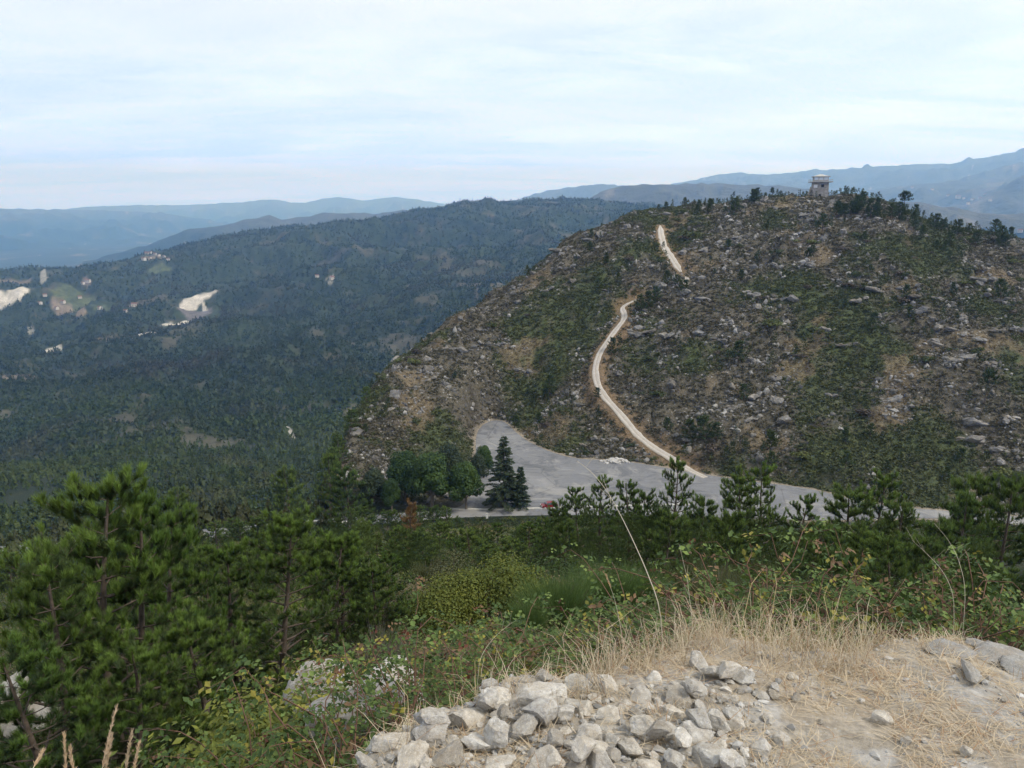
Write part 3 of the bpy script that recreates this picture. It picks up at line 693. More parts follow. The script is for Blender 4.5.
for i, b in enumerate(BIG):
    stone(b[0], b[1], b[2] * 0.82, i, BIGL.get(b, f'{sized(b[2])} rough pale stone of the rubble heap, {where(b[0], b[1])}'))
for k in range(5000):
    if len(placed) > 262: break
    u = random.uniform(318, 775); v = random.uniform(672, 800)
    if v < np.interp(u, _pu, _pv) + 4: continue
    s = random.choice([0.07, 0.055, 0.045, 0.036, 0.028, 0.022, 0.018])
    if u > 745 and random.random() < 0.8: continue
    stone(u, v, s, k, f'{sized(s)} pale stone wedged in the rubble heap, {where(u, v)}')
n0 = len(placed)
for k in range(900):      # second layer, lying on the first
    if len(placed) - n0 > 16: break
    a, b, c = placed[random.randrange(n0)]
    if c < 0.08: continue
    s = random.uniform(0.035, 0.075); x = a + random.uniform(-c, c); y = b + random.uniform(-c, c)
    if any(math.hypot(p[0] - x, p[1] - y) < (p[2] + s) * 0.8 for p in placed[n0:]): continue
    placed.append((x, y, s)); sit('rubble_stone', near_rocks[k % 10], x, y, s, 0.3, None, f'{sized(s)} stone on top of the rubble heap, {where(*uv_of((x, y, hgt(x, y))))}', 'stone', 'loose stones heaped on the ledge rim', c * 0.5)
# scattered stones on the straw ground and slabs to the right
for (u, v, s, lab) in [(797, 700, .03, 'white pebble lying in the straw, right of the rubble heap'), (832, 698, .022, 'small white pebble in the middle of the trodden ground'), (842, 697, .018, None), (790, 679, .028, None), (866, 670, .03, None), (862, 702, .02, None), (880, 722, .05, 'flat pale stone set in the trodden ground'),
                       (775, 690, .03, None), (768, 720, .03, None), (905, 745, .028, None), (965, 755, .03, None), (932, 690, .022, None), (780, 742, .04, None), (820, 724, .016, None), (1003, 702, .025, None), (760, 752, .05, None), (735, 730, .04, None)]:
    h = hit(u, v, 1.2); sit('loose_stone', near_rocks[int(u) % 10], h[0], h[1], s, 0.2, None, lab or ('small loose stone in the straw, ' + ('close to the rubble heap' if u < 795 else 'middle of the ledge' if u < 900 else 'right part of the ledge') + (', near the bottom edge' if v > 715 else ', further back')), 'stone', 'loose stones on the trodden ground')
for (u, v, s, rz, lab) in [(968, 674, .13, 1.2, 'long narrow pale slab lying in front of the grey slabs'), (1002, 661, .16, 0.4, 'grey lichened slab beside the long narrow one'), (950, 655, .13, 0.2, 'low grey slab at the back edge of the ledge'), (1022, 672, .14, 0.9, 'pale slab cut by the right edge of the picture'), (985, 650, .10, 2.1, 'small grey slab at the foot of the brambles'), (1030, 652, .15, 1.7, 'grey slab behind the others at the right edge')]:
    h = hit(u, v, 1.2); sl = (s * 1.0, s * (0.38 if u == 968 else 0.8), s * 0.42)
    o = obj('rock_slab', slab_rocks[int(u) % 4], None, (h[0], h[1], hgt(h[0], h[1]) + s * 0.20), (0.1, 0.12, rz), sl); tag(o, lab, 'rock slab', 'flat rock slabs at the right of the ledge')
# bigger rocks showing on the near slope
for (u, v, r, s, m_, lab) in [(322, 668, 9.0, 0.55, 0, 'white faced boulder behind the brambles, below the pine'), (360, 688, 7.0, 0.62, 1, 'grey banded outcrop beside the brambles left of the rubble heap'), (395, 672, 7.6, 0.5, 2, 'sloping grey outcrop touching the yellow brambles'), (335, 708, 6.0, 0.3, 3, 'low grey rock among the brambles'),
                              (6, 655, 26, 1.9, 0, 'big bare grey rock at the left edge between the pines'), (22, 640, 30, 1.6, 2, 'bare grey rock behind the one at the left edge'), (492, 604, 26, 0.5, 1, 'flat grey rock in the clearing below the yellow bushes'), (470, 607, 27, 0.35, 2, 'small grey rock in the clearing, left of the flat one')]:
    d = ray(u, v); x, y = d[0] * r, d[1] * r
    o = obj('outcrop', slab_rocks[m_], None, (x, y, max(hgt(x, y) + s * 0.1, d[2] * r - s * 0.45) if r < 12 else hgt(x, y) + s * 0.15), (0.25, -0.2, u * 0.1), (s, s, s * (1.5 if r < 12 else 1))); tag(o, lab, 'rock')
# ------------------------------------------------------------------ plants: shared builders
def mat_leaf(name, gain=1.0, rnd=0.22, trans=0.25, spec=0.25, rough=0.6):
    n = NT(name, rough); n.b.inputs['Specular IOR Level'].default_value = spec
    a = n.attr().outputs[0]
    r = n.objrand()
    v = n.ramp(r, [(0.0, (gain * (1 - rnd), gain * (1 - rnd * .8), gain * (1 - rnd))), (0.5, (gain * 1.05, gain, gain * 0.9)), (1.0, (gain * (1 + rnd), gain * (1 + rnd * .7), gain * (1 + rnd * .3)))])
    c = n.mix(1.0, a, v, 'MULTIPLY'); n.color(c)
    tr = n.N.new('ShaderNodeBsdfTranslucent'); n.L.new(c, tr.inputs[0]); ms = n.N.new('ShaderNodeMixShader'); ms.inputs[0].default_value = trans
    out = n.N['Material Output']; n.L.new(n.b.outputs[0], ms.inputs[1]); n.L.new(tr.outputs[0], ms.inputs[2]); n.L.new(ms.outputs[0], out.inputs[0])
    return n.m
M_NEEDLE = mat_leaf('pine_needles', 1.0)
M_LEAF = mat_leaf('leaves', 1.0)
M_DRY = mat_leaf('dry_stalks', 1.0, 0.1, 0.3)
M_BARK = simple('pine_bark', (0.085, 0.066, 0.052), noise=9, amp=0.4, bump=0.02)
M_BARKG = simple('grey_bark', (0.16, 0.14, 0.12), noise=9, amp=0.4, bump=0.02)
def nrm(v): return v / (np.linalg.norm(v, axis=-1, keepdims=True) + 1e-12)
def tube(acc, P, R, sides=5, C=None):
    P = np.array(P, float); n = len(P); t = nrm(np.gradient(P, axis=0)); up = np.array([0.31, 0.22, 0.92]); a = nrm(np.cross(t, up) + 1e-6); b = np.cross(t, a)
    th = np.arange(sides) * 2 * pi / sides; R = np.broadcast_to(R, (n,))
    V = (P[:, None] + R[:, None, None] * (a[:, None] * np.cos(th)[None, :, None] + b[:, None] * np.sin(th)[None, :, None])).reshape(-1, 3)
    i, j = np.meshgrid(np.arange(n - 1), np.arange(sides), indexing='ij'); q = i * sides + j; q2 = i * sides + (j + 1) % sides
    acc.add(V, np.stack([q, q2, q2 + sides, q + sides], -1).reshape(-1, 4), C)
def blades(O, D, L, Wd, C, rr, bend=0.0):
    """one triangle per blade: origin O, direction D, length L, width Wd"""
    n = len(O); D = nrm(D); s = nrm(np.cross(D, rr.normal(size=(n, 3)))); w = np.broadcast_to(Wd, (n,))[:, None] * 0.5; Lc = np.broadcast_to(L, (n,))[:, None]
    V = np.stack([O - s * w, O + s * w, O + D * Lc + rr.normal(size=(n, 3)) * bend * Lc], 1).reshape(-1, 3)
    return V, np.arange(3 * n).reshape(-1, 3), np.repeat(C, 3, axis=0)
def quads(O, N, S, C, rr, asp=0.6):
    """leaf-shaped diamonds centred at O, facing N, size S"""
    n = len(O); N = nrm(N); a = nrm(np.cross(N, rr.normal(size=(n, 3)))); b = np.cross(N, a); S = np.broadcast_to(S, (n,))[:, None]
    V = np.stack([O - a * S, O - b * S * asp + N * S * 0.12, O + a * S, O + b * S * asp + N * S * 0.12], 1).reshape(-1, 3)
    return V, np.arange(4 * n).reshape(-1, 4), np.repeat(C, 4, axis=0)

def pine_arrays(seed, h, nneed, nl, nw, spread=0.36, whorl=0.42, base=0.12, sides=6, twigs=True, fresh=(0.115, 0.185, 0.040), old=(0.048, 0.082, 0.028), dense=1.0, thin=1.0):
    rr = np.random.default_rng(seed); tr = Acc(); tuftP = []; tuftD = []; tuftK = []
    lean = rr.normal(size=2) * 0.03 * h; n = 9; t = np.linspace(0, 1, n)
    tp = np.stack([lean[0] * t**2 + 0.02 * h * np.sin(t * 5 + seed), lean[1] * t**2 + 0.02 * h * np.cos(t * 4 + seed), h * t], 1)
    r0 = 0.016 * h + 0.02; tube(tr, tp, r0 * (1 - t * 0.9) + 0.004, sides)
    tr_at = lambda q: np.array([np.interp(q, t, tp[:, k]) for k in range(3)])
    z = base * h + rr.uniform(0, .2)
    while z < h * 0.97:
        q = z / h; m = rr.integers(3, 6); ph = rr.uniform(0, 2 * pi)
        L0 = h * spread * (1 - q) ** 0.75 * (0.55 + 0.45 * min(1, (q - base) / 0.25 + 0.45)) + 0.16 * h ** 0.5
        for k in range(m):
            az = ph + k * 2 * pi / m + rr.normal() * 0.25; L = L0 * rr.uniform(0.6, 1.2); el = -0.02 + 0.36 * q + 0.10 * rr.normal() + rr.normal() * 0.12
            d = np.array([cos(az) * cos(el), sin(az) * cos(el), sin(el)]); s = np.linspace(0, 1, 6)
            P = tr_at(q)[None] + d[None] * (s * L)[:, None] + np.array([0, 0, 1])[None] * (L * (0.07 + 0.10 * q) * s**2)[:, None] + np.cumsum(rr.normal(size=(6, 3)) * 0.02 * L, 0)
            P[0] = tr_at(q); tube(tr, P, (r0 * (1 - q) * 0.42 + 0.005) * (1 - s * 0.8) * thin, 4)
            def tuft_line(P, frm, K):
                s_ = np.linspace(0, 1, len(P)); m_ = max(2, int((1 - frm) * K * dense))
                for g in np.linspace(frm, 1, m_):
                    pt = np.array([np.interp(g, s_, P[:, c]) for c in range(3)]); dd = nrm(nrm(P[-1] - P[-2]) + np.array([0, 0, 0.28]) + rr.normal(size=3) * 0.38)
                    tuftP.append(pt); tuftD.append(dd); tuftK.append(1.0 if g > 0.97 else 0.0)
            tuft_line(P, 0.45, L / (nl * 0.75))
            if twigs:
                for g in np.arange(0.35, 0.95, 0.19 / dense):
                    o = np.array([np.interp(g, s, P[:, c]) for c in range(3)]); sd = rr.choice([-1, 1]) * rr.uniform(0.6, 1.1)
                    dd = nrm(P[-1] - P[2]); dd = np.array([dd[0] * cos(sd) - dd[1] * sin(sd), dd[0] * sin(sd) + dd[1] * cos(sd), dd[2] + 0.25])
                    l = L * rr.uniform(0.18, 0.36); Q = np.stack([o, o + dd * l * 0.5 + [0, 0, 0.03 * l], o + dd * l + np.array([0, 0, 0.16 * l])])
                    tube(tr, Q, [0.008, 0.006, 0.004], 3); tuft_line(Q, 0.35, l / (nl * 0.6))
        z += whorl * rr.uniform(0.75, 1.25) * (1.25 - 0.5 * q)
    # leader
    tuftP += [tp[-1] + [0, 0, -0.1], tp[-1] + [0, 0, -0.28], tp[-1]]; tuftD += [np.array([0, 0, 1.0])] * 3; tuftK += [1.0] * 3
    TP = np.array(tuftP); TD = np.array(tuftD); TK = np.array(tuftK); nt = len(TP)
    tb = rr.uniform(0.75, 1.25, nt)
    TD = np.where(TK[:, None] > .5, nrm(TD * 0.45 + np.array([0, 0, 0.85])), TD)
    O = np.repeat(TP, nneed, 0); D = np.repeat(TD, nneed, 0); N = len(O)
    seglen = nl * 1.0
    O = O - D * (rr.uniform(0, 1, (N, 1)) * seglen * 0.9) + D * seglen * 0.3
    rad = rr.normal(size=(N, 3)); rad -= (rad * D).sum(1, keepdims=True) * D; rad = nrm(rad)
    sp = rr.uniform(0.3, 1.2, (N, 1)) * (1 - 0.25 * np.repeat(TK, nneed)[:, None]); DD = nrm(D + rad * sp + np.array([0, 0, 0.15]))
    mixv = np.repeat(np.clip(TK * 0.75 + rr.uniform(0, 0.36, nt), 0, 1), nneed)[:, None]
    C = (np.array(old) * (1 - mixv) + np.array(fresh) * mixv) * np.repeat(tb, nneed)[:, None] * rr.uniform(0.8, 1.2, (N, 1))
    return tr, blades(O, DD, nl * rr.uniform(0.75, 1.15, N), nw, C, rr, 0.04)
def make_tree(name, trunk_me, crown_me, bark='trunk'):
    root = bpy.data.objects.new(name, None); COL.objects.link(root); root.empty_display_size = 0.3
    obj('trunk', trunk_me, root); obj('crown', crown_me, root); return root
def pine_proto(seed, h, *a, **k):
    tr, cr = pine_arrays(seed, h, *a, **k)
    return (tr.mesh('trunk', [M_BARK], True), mesh_np('crown', cr[0], cr[1], [M_NEEDLE], cr[2]), float(np.percentile(cr[0][:, 2], 99.85)))
PINES = []
def plant(proto, x, y, h, label, cat_='tree', group=None, name='pine_tree', rz=None, wide=1.0, z=None):
    """put one tree (trunk and crown) at x, y with height h"""
    tm, cm, h0 = proto; s = h / h0
    root = bpy.data.objects.new(name, None); COL.objects.link(root)
    root.location = (x, y, (hgt(x, y) if z is None else z) - 0.05 * h ** 0.5); root.rotation_euler = (0, 0, random.uniform(0, 6.28) if rz is None else rz); root.scale = (s * wide, s * wide, s)
    obj('trunk', tm, root); obj('crown', cm, root); tag(root, label, cat_, group); return root

near_pines = [pine_proto(300 + i, 5.2, 120, 0.15, 0.008, spread=0.33, whorl=0.36, dense=0.95, fresh=(0.135, 0.215, 0.046), old=(0.034, 0.056, 0.024)) for i in range(3)]
mid_pines = [pine_proto(320 + i, 4.5, 34, 0.17, 0.017, spread=[.26, .36, .30, .42, .33, .24][i], base=[.1, .2, .12, .32, .15, .08][i], whorl=0.30, sides=5, dense=1.25, thin=0.55, fresh=(0.13, 0.195, 0.048), old=(0.034, 0.060, 0.024)) for i in range(6)]
def at_top(u, v, r):          # base position and height of something whose top shows at pixel u, v at range r
    d = ray(u, v); x, y = d[0] * r, d[1] * r; zg = hgt(x, y); return x, y, d[2] * r - zg
def at_base(u, v, r): d = ray(u, v); return d[0] * r, d[1] * r
# --- the big pines at the left
for (u, v, r, k, w, lab) in [
    (88, 466, 13.0, 0, 1.0, 'tallest near pine at the left, its bushy tip standing highest against the valley'),
    (130, 487, 13.6, 1, 0.95, 'near pine just right of the tallest one at the left, sharing its crown'),
    (34, 540, 12.2, 2, 1.0, 'near pine filling the left edge of the picture, lower than the tallest one'),
    (160, 503, 17.0, 0, 0.9, 'slim near pine behind the tallest pine at the left'),
    (275, 506, 16.5, 1, 1.1, 'open branched pine with pale fresh tips standing over the white boulder'),
    (226, 540, 18.0, 2, 1.0, 'shorter pine between the tallest left pine and the open branched one'),
    (335, 530, 21.0, 0, 1.0, 'bushy pine right of the open branched pine, above the brambles'),
    (190, 600, 11.0, 1, 1.1, 'low young pine in front of the tall left pines'),
    (120, 640, 10.0, 2, 1.1, 'low dark pine at the bottom left, above the dry grass spikes'),
    (20, 640, 9.6, 0, 1.2, 'low pine at the bottom left corner of the picture'),
    (385, 548, 26.0, 1, 1.0, 'dull green pine behind the yellow brambles')]:
    x, y, h = at_top(u, v, r)
    plant(near_pines[k], x, y, max(h, 1.5), lab, wide=w * (5.2 / max(h, 3.0)) ** 0.25)
# --- pines on the middle slope
HERO = [(677, 455, 62, 0.8, 'slender pointed pine standing up against the car park, near the gravel track foot'), (741, 468, 66, 1.1, 'spreading pine over the road, right of the pointed one'), (766, 462, 70, 1, 'thin topped pine just right of the spreading pine over the road'),
        (806, 494, 60, 1, 'rounded pine on the right slope below the sharp bend of the road'), (850, 480, 64, 1.2, 'broad dark pine hiding the road at the right'), (880, 468, 72, 1.0, 'tall dark pine hiding the road, right of the broad one'), (905, 500, 60, 1.0, 'round topped pine below the pale stretch of road at the right'),
        (970, 493, 58, 1, 'dark pine right of the round topped one, in front of the road'), (984, 470, 66, 1.0, 'tall thin crowned pine near the right edge of the picture'), (1014, 474, 64, 1, 'dark pine at the very right edge, above the road'),
        (602, 476, 66, 1, 'pine with candle-like tips in front of the car park, centre'), (580, 486, 70, 1, 'pine left of the candle-tipped pine before the car park'), (630, 480, 60, 1, 'pine between the candle-tipped pine and the pointed one'), (648, 488, 64, 1, 'low pine left of the slender pointed pine'),
        (560, 500, 74, 1, 'young pine whose tip hides the red car'), (285, 466, 168, 1.2, 'big dark pine by the road at the left, level with the rusty cutting'), (327, 452, 186, 1.0, 'dark pine at the foot of the spur, beside the rusty cutting'), (338, 432, 216, 1.2, 'pine on the left edge of the spur, above the rusty cutting'), (350, 408, 236, 1.2, 'pine higher up the left edge of the spur'), (366, 386, 258, 1.2, 'topmost pine on the left edge of the spur'), (332, 446, 205, 1.1, 'pine at the very foot of the spur edge'), (345, 462, 172, 1.3, 'big dark pine beside the road, left of the round leafy trees'), (178, 487, 165, 1.1, 'dark pine beyond the near ones, by the pale parapet'),
        (706, 496, 55, 1, 'short bushy pine below the slender pointed pine'), (820, 520, 48, 1.0, 'short pine below the rounded one on the right slope'), (440, 521, 56, 1.1, 'young pine above the left end of the yellow green patch'), (472, 529, 48, 1.1, 'young pine straight above the yellow green patch'), (500, 523, 58, 1.1, 'young pine behind the yellow patch, below the tall cedar'), (531, 521, 52, 1.1, 'young pine above the big feathery broom'), (456, 539, 43, 1.1, 'low pine close behind the yellow green patch'), (545, 518, 62, 1.1, 'pine below the red car, left of the candle tipped one'), (398, 525, 60, 1.1, 'pine left of the dead brown one, before the road'), (424, 531, 50, 1.1, 'low pine right below the dead brown one'), (515, 537, 44, 1.1, 'low pine above the right end of the yellow patch'), (488, 541, 41, 1.1, 'shortest pine behind the middle of the yellow patch'), (360, 519, 64, 1.1, 'pine left of the centre, between near pines and road'), (935, 520, 50, 1.1, 'short wide pine below the road at the right')]
spots = []
for (u, v, r, w, lab) in HERO:
    x, y, h = at_top(u, v, r); spots.append((x, y)); plant(random.choice(near_pines + mid_pines[:4]) if r < 100 else random.choice(mid_pines), x, y, h, lab, wide=w * 1.15 * (5 / h) ** 0.3)
SKY_U = [0, 150, 176, 184, 212, 220, 300, 308, 332, 340, 380, 440, 540, 560, 700, 760, 800, 1024]
SKY_V = [545, 525, 528, 538, 538, 524, 518, 532, 532, 518, 516, 521, 521, 500, 494, 500, 512, 508]
zone = [(0, 200, 'behind the tall left pines'), (200, 330, 'between the open branched pine and the road parapets'), (330, 450, 'below the round leafy trees of the car park'), (450, 560, 'above the yellow green bushes'), (560, 700, 'in front of the car park'), (700, 830, 'below the bend of the road'), (830, 1030, 'on the right slope below the road')]
cnt = 0
for k in range(6000):
    if cnt >= 118: break
    a = random.uniform(az_of(-30), az_of(1060)); r = 19 + 150 * random.random() ** 1.25
    x, y = r * sin(a), r * cos(a)
    if sdist(LOTS, [x], [y])[0] < 2.5: continue
    zg = hgt(x, y); u, vb = uv_of((x, y, zg))
    if r < 38 and 400 < u < 640: continue
    if r < 29 and u >= 640: continue
    if r < 44 and 430 < u < 600: continue
    vt = np.interp(u, SKY_U, SKY_V) + random.uniform(0, 16) ** 1.0 + (6 if r < 90 else 0)
    hmax = z_of(a, r, vt) - zg; h = min(random.uniform(2.8, 6.5), hmax)
    if h < 1.7: continue
    if any((x - p) ** 2 + (y - q) ** 2 < (1.1 + 0.012 * r) ** 2 for p, q in spots): continue
    spots.append((x, y)); cnt += 1
    zl = next(z_[2] for z_ in zone if u < z_[1])
    sz = 'small' if h < 3 else ('tall' if h > 5 else 'middling'); fr = 'high on the near slope' if r < 60 else ('halfway down' if r < 115 else 'down by the road')
    plant(random.choice(mid_pines), x, y, h, f'{sz} pine {zl}, {fr}', group='pines of the slope below the viewpoint', wide=(4.5 / h) ** 0.3)
# the row of pines along the near side of the road
rw = 0
for u in list(range(-10, 470, 12)):
    if 184 < u < 214 or 306 < u < 330: continue
    u += random.uniform(-4, 4); r = random.uniform(156, 167); x, y = at_base(u, 530, r)
    if sdist(LOTS, [x], [y])[0] < 1.0: continue
    h = z_of(math.atan2(x, y), r, (508 if u > 345 else (514 if u > 150 else 520)) + random.uniform(-4, 9)) - hgt(x, y); h = float(np.clip(h, 2.0, 9.0)); rw += 1
    plant(random.choice(mid_pines), x, y, h, f"{'tall' if h > 5 else 'low'} pine in the row along the near side of the road, {'far left' if u < 180 else ('left of centre' if u < 330 else 'below the leafy trees')}", group='pines in a row along the road', wide=1.25)
# dead brown pine
dead = pine_proto(350, 4.5, 30, 0.24, 0.02, spread=0.2, fresh=(0.27, 0.17, 0.085), old=(0.19, 0.12, 0.07))
x, y, h = at_top(410, 498, 92); plant(dead, x, y, h, 'dead pine with rusty brown needles among the green ones', cat_='dead tree', name='dead_pine', wide=0.9)

# ------------------------------------------------------------------ shrubs
def bush_arrays(seed, R, H, n, size, ca, cb, lobes=7, up=0.4, asp=0.5):
    rr = np.random.default_rng(seed); cen = np.stack([rr.normal(size=lobes) * R * 0.45, rr.normal(size=lobes) * R * 0.45, rr.uniform(0.25, 0.75, lobes) * H], 1); rad = rr.uniform(0.35, 0.6, lobes)
    j = rr.integers(0, lobes, n); d = nrm(rr.normal(size=(n, 3))); q = rr.uniform(0.4, 1.05, (n, 1)) ** 0.6
    O = cen[j] + d * q * rad[j][:, None] * np.array([R, R, H * 0.7]); O[:, 2] = np.abs(O[:, 2]); t = rr.uniform(0, 1, (n, 1)) * 0.6 + 0.4 * rr.uniform(0, 1, lobes)[j][:, None]
    C = (np.array(ca) * (1 - t) + np.array(cb) * t) * rr.uniform(0.8, 1.2, (n, 1))
    return quads(O, d + np.array([0, 0, up]) + rr.normal(size=(n, 3)) * 0.5, size * rr.uniform(0.6, 1.3, n), C, rr, asp), cen
def stems_mesh(seed, cen, R, H, mat, n=10, r=0.012):
    rr = np.random.default_rng(seed); ac = Acc()
    for i in range(n):
        c = cen[i % len(cen)] + rr.normal(size=3) * 0.08 * R; c[2] = max(c[2], 0.15)
        tube(ac, [np.array([rr.normal() * 0.05, rr.normal() * 0.05, -0.05]), c * np.array([0.45, 0.45, 0.5]), c], [r, r * 0.7, r * 0.3], 4)
    return ac.mesh('stem', [mat], True)
def bush_proto(seed, R, H, n, size, ca, cb, **k):
    q, cen = bush_arrays(seed, R, H, n, size, ca, cb, **k)
    return (stems_mesh(seed, cen, R, H, M_BARK, r=0.02 * R), mesh_np('foliage', *q[:2], [M_LEAF], q[2]), H)
def broom_proto(seed, R, H, n, ca=(0.055, 0.105, 0.032), cb=(0.11, 0.175, 0.055), w=0.006):
    rr = np.random.default_rng(seed); a = rr.uniform(0, 2 * pi, n); q = rr.uniform(0, 1, n) ** 0.6
    lob = 0.8 + 0.25 * np.sin(a * 3 + seed) + 0.15 * np.sin(a * 7 + seed)
    el = (1.45 - q * 1.0) ; D = np.stack([np.cos(a) * np.cos(el), np.sin(a) * np.cos(el), np.sin(el)], 1) + rr.normal(size=(n, 3)) * 0.12
    Ltot = rr.uniform(0.55, 1.0, n) * lob; O = D * (Ltot * rr.uniform(0.15, 0.8, n))[:, None] * np.array([R, R, H])
    t = rr.uniform(0, 1, (n, 1)); C = np.array(ca) * (1 - t) + np.array(cb) * t
    V, Fc, CC = blades(O, D * np.array([R, R, H]) / H + [0, 0, 0.35] + rr.normal(size=(n, 3)) * 0.18, 0.3 * H * rr.uniform(0.5, 1.2, n), w, C, rr, 0.08)
    cen = np.stack([rr.normal(size=8) * R * 0.4, rr.normal(size=8) * R * 0.4, np.full(8, H * 0.55)], 1)
    return (stems_mesh(seed, cen, R, H, M_BARK, r=0.02), mesh_np('foliage', V, Fc, [M_LEAF], CC), H)
def shrub(proto, x, y, h, label, group=None, name='shrub', wide=1.0, cat_='bush'):
    tm, cm, h0 = proto; s = h / h0; root = bpy.data.objects.new(name, None); COL.objects.link(root)
    root.location = (x, y, hgt(x, y) - 0.03); root.rotation_euler = (0, 0, random.uniform(0, 6.28)); root.scale = (s * wide, s * wide, s)
    obj('stem', tm, root); obj('foliage', cm, root); tag(root, label, cat_, group); return root
YG1, YG2 = (0.07, 0.10, 0.022), (0.17, 0.19, 0.035)
DG1, DG2 = (0.032, 0.058, 0.020), (0.07, 0.10, 0.032)
OL1, OL2 = (0.075, 0.085, 0.040), (0.13, 0.13, 0.06)
gorse = [bush_proto(400 + i, 1.2, 1.2, 7500, 0.038, YG1, YG2, up=0.8, lobes=16) for i in range(2)]
dark_b = [bush_proto(410 + i, 1.2, 1.2, 7000, 0.04, DG1, DG2) for i in range(3)]
olive_b = [bush_proto(420 + i, 1.2, 1.1, 8000, 0.032, OL1, OL2) for i in range(2)]
brooms = [broom_proto(430 + i, 1.5, 1.8, 16000) for i in range(3)]
brooms_d = [broom_proto(450 + i, 1.4, 1.6, 9000, (0.05, 0.068, 0.030), (0.115, 0.125, 0.058)) for i in range(3)]
greyb = [broom_proto(440 + i, 1.4, 1.5, 5000, (0.11, 0.10, 0.085), (0.17, 0.155, 0.13)) for i in range(2)]
for i, (u, v, r, h, w, lab) in enumerate([(478, 568, 26, 1.9, 0.8, 'bright yellow green heath bush in the middle of the yellow patch'), (448, 578, 25.5, 1.5, 0.8, 'yellow green bush at the left end of the yellow patch'), (508, 563, 27, 1.8, 0.75, 'yellow green bush at the right end of the yellow patch'), (428, 592, 25, 1.0, 0.8, 'low yellow green bush at the lower left of the yellow patch'), (522, 582, 26, 1.1, 0.7, 'yellow green bush touching the feathery broom'),
        (245, 684, 7.2, 1.15, 1.0, 'yellow green heath bush below the open branched pine'), (280, 700, 6.6, 0.8, 1.1, 'small yellow green bush left of the grey outcrop'), (215, 705, 7.6, 0.8, 1.2, 'olive yellow bush at the bottom left, behind the bramble sprays'), (185, 720, 6.4, 0.8, 1.2, 'low yellowish bush at the bottom left')]):
    x, y, h_ = at_top(u, v, r); shrub(gorse[i % 2], x, y, max(0.5, min(h_, h * 1.5)), lab, name='heath_bush', wide=w * (h / max(0.5, min(h_, h * 1.5))) ** 0.5 * 1.1)
for i, (u, v, r, w, lab) in enumerate([(560, 562, 24, 1.15, 'big feathery green broom in the centre, left one of the pair'), (605, 556, 26, 1.1, 'feathery green broom right of the big one in the centre'), (528, 590, 22, 0.9, 'small feathery broom at the left foot of the big broom'), (690, 530, 34, 1.2, 'grey green broom on the slope below the slender pointed pine'), (750, 535, 36, 1.3, 'wide broom behind the leafy bramble spray'), (640, 560, 27, 1.2, 'broom behind the dry stalks, right of centre'),
        (720, 560, 27, 1.2, 'dull broom above the brambles right of centre'), (800, 560, 30, 1.2, 'dark broom right of the leafy bramble spray'), (860, 545, 36, 1.2, 'dark broom on the right slope under the broad pine'), (930, 560, 30, 1.2, 'dark broom above the brambles at the right'), (990, 550, 33, 1.3, 'broom at the right edge above the brambles'), (420, 540, 50, 1.1, 'soft green broom left of the yellow bushes'), (360, 560, 32, 1.0, 'soft green broom between two pines, left of centre')]):
    x, y, h_ = at_top(u, v, r); shrub((brooms + brooms_d)[i % 3 + (3 if u > 660 else 0)], x, y, min(max(h_, 0.8), 2.6 if u > 660 else 3.2), lab, name='broom_bush', wide=w)
under = []
for k in range(5000):
    if len(under) >= 170: break
    a = random.uniform(az_of(-30), az_of(1060)); r = 7.5 + 160 * random.random() ** 1.1; x, y = r * sin(a), r * cos(a)
    if sdist(LOTS, [x], [y])[0] < 1.5: continue
    if any((x - p) ** 2 + (y - q) ** 2 < (0.9 + 0.012 * r) ** 2 for p, q in under): continue
    zg = hgt(x, y); u, vb = uv_of((x, y, zg)); h = random.uniform(0.7, 1.3) + 0.008 * r
    vt = uv_of((x, y, zg + h))[1]
    if r < 14 and (u > 330 or vt < 640): continue
    if vt < np.interp(u, SKY_U, SKY_V) + 8: continue
    if 400 < u < 660 and r < 34: continue
    under.append((x, y)); kind = random.random(); zl = next((z_[2] for z_ in zone if u < z_[1]), 'at the right edge')
    if kind < 0.4: p, nm, tx = random.choice(dark_b), 'shrub', 'dark green shrub'
    elif kind < 0.6: p, nm, tx = random.choice(olive_b), 'shrub', 'olive shrub'
    elif kind < 0.75: p, nm, tx = random.choice(brooms + brooms_d), 'broom_bush', 'feathery broom bush'
    else: p, nm, tx = random.choice(greyb), 'dead_bush', 'grey leafless brush'
    shrub(p, x, y, h, f'{tx} under the pines, {zl}', 'undergrowth of the near slope', nm, random.uniform(0.9, 1.4))

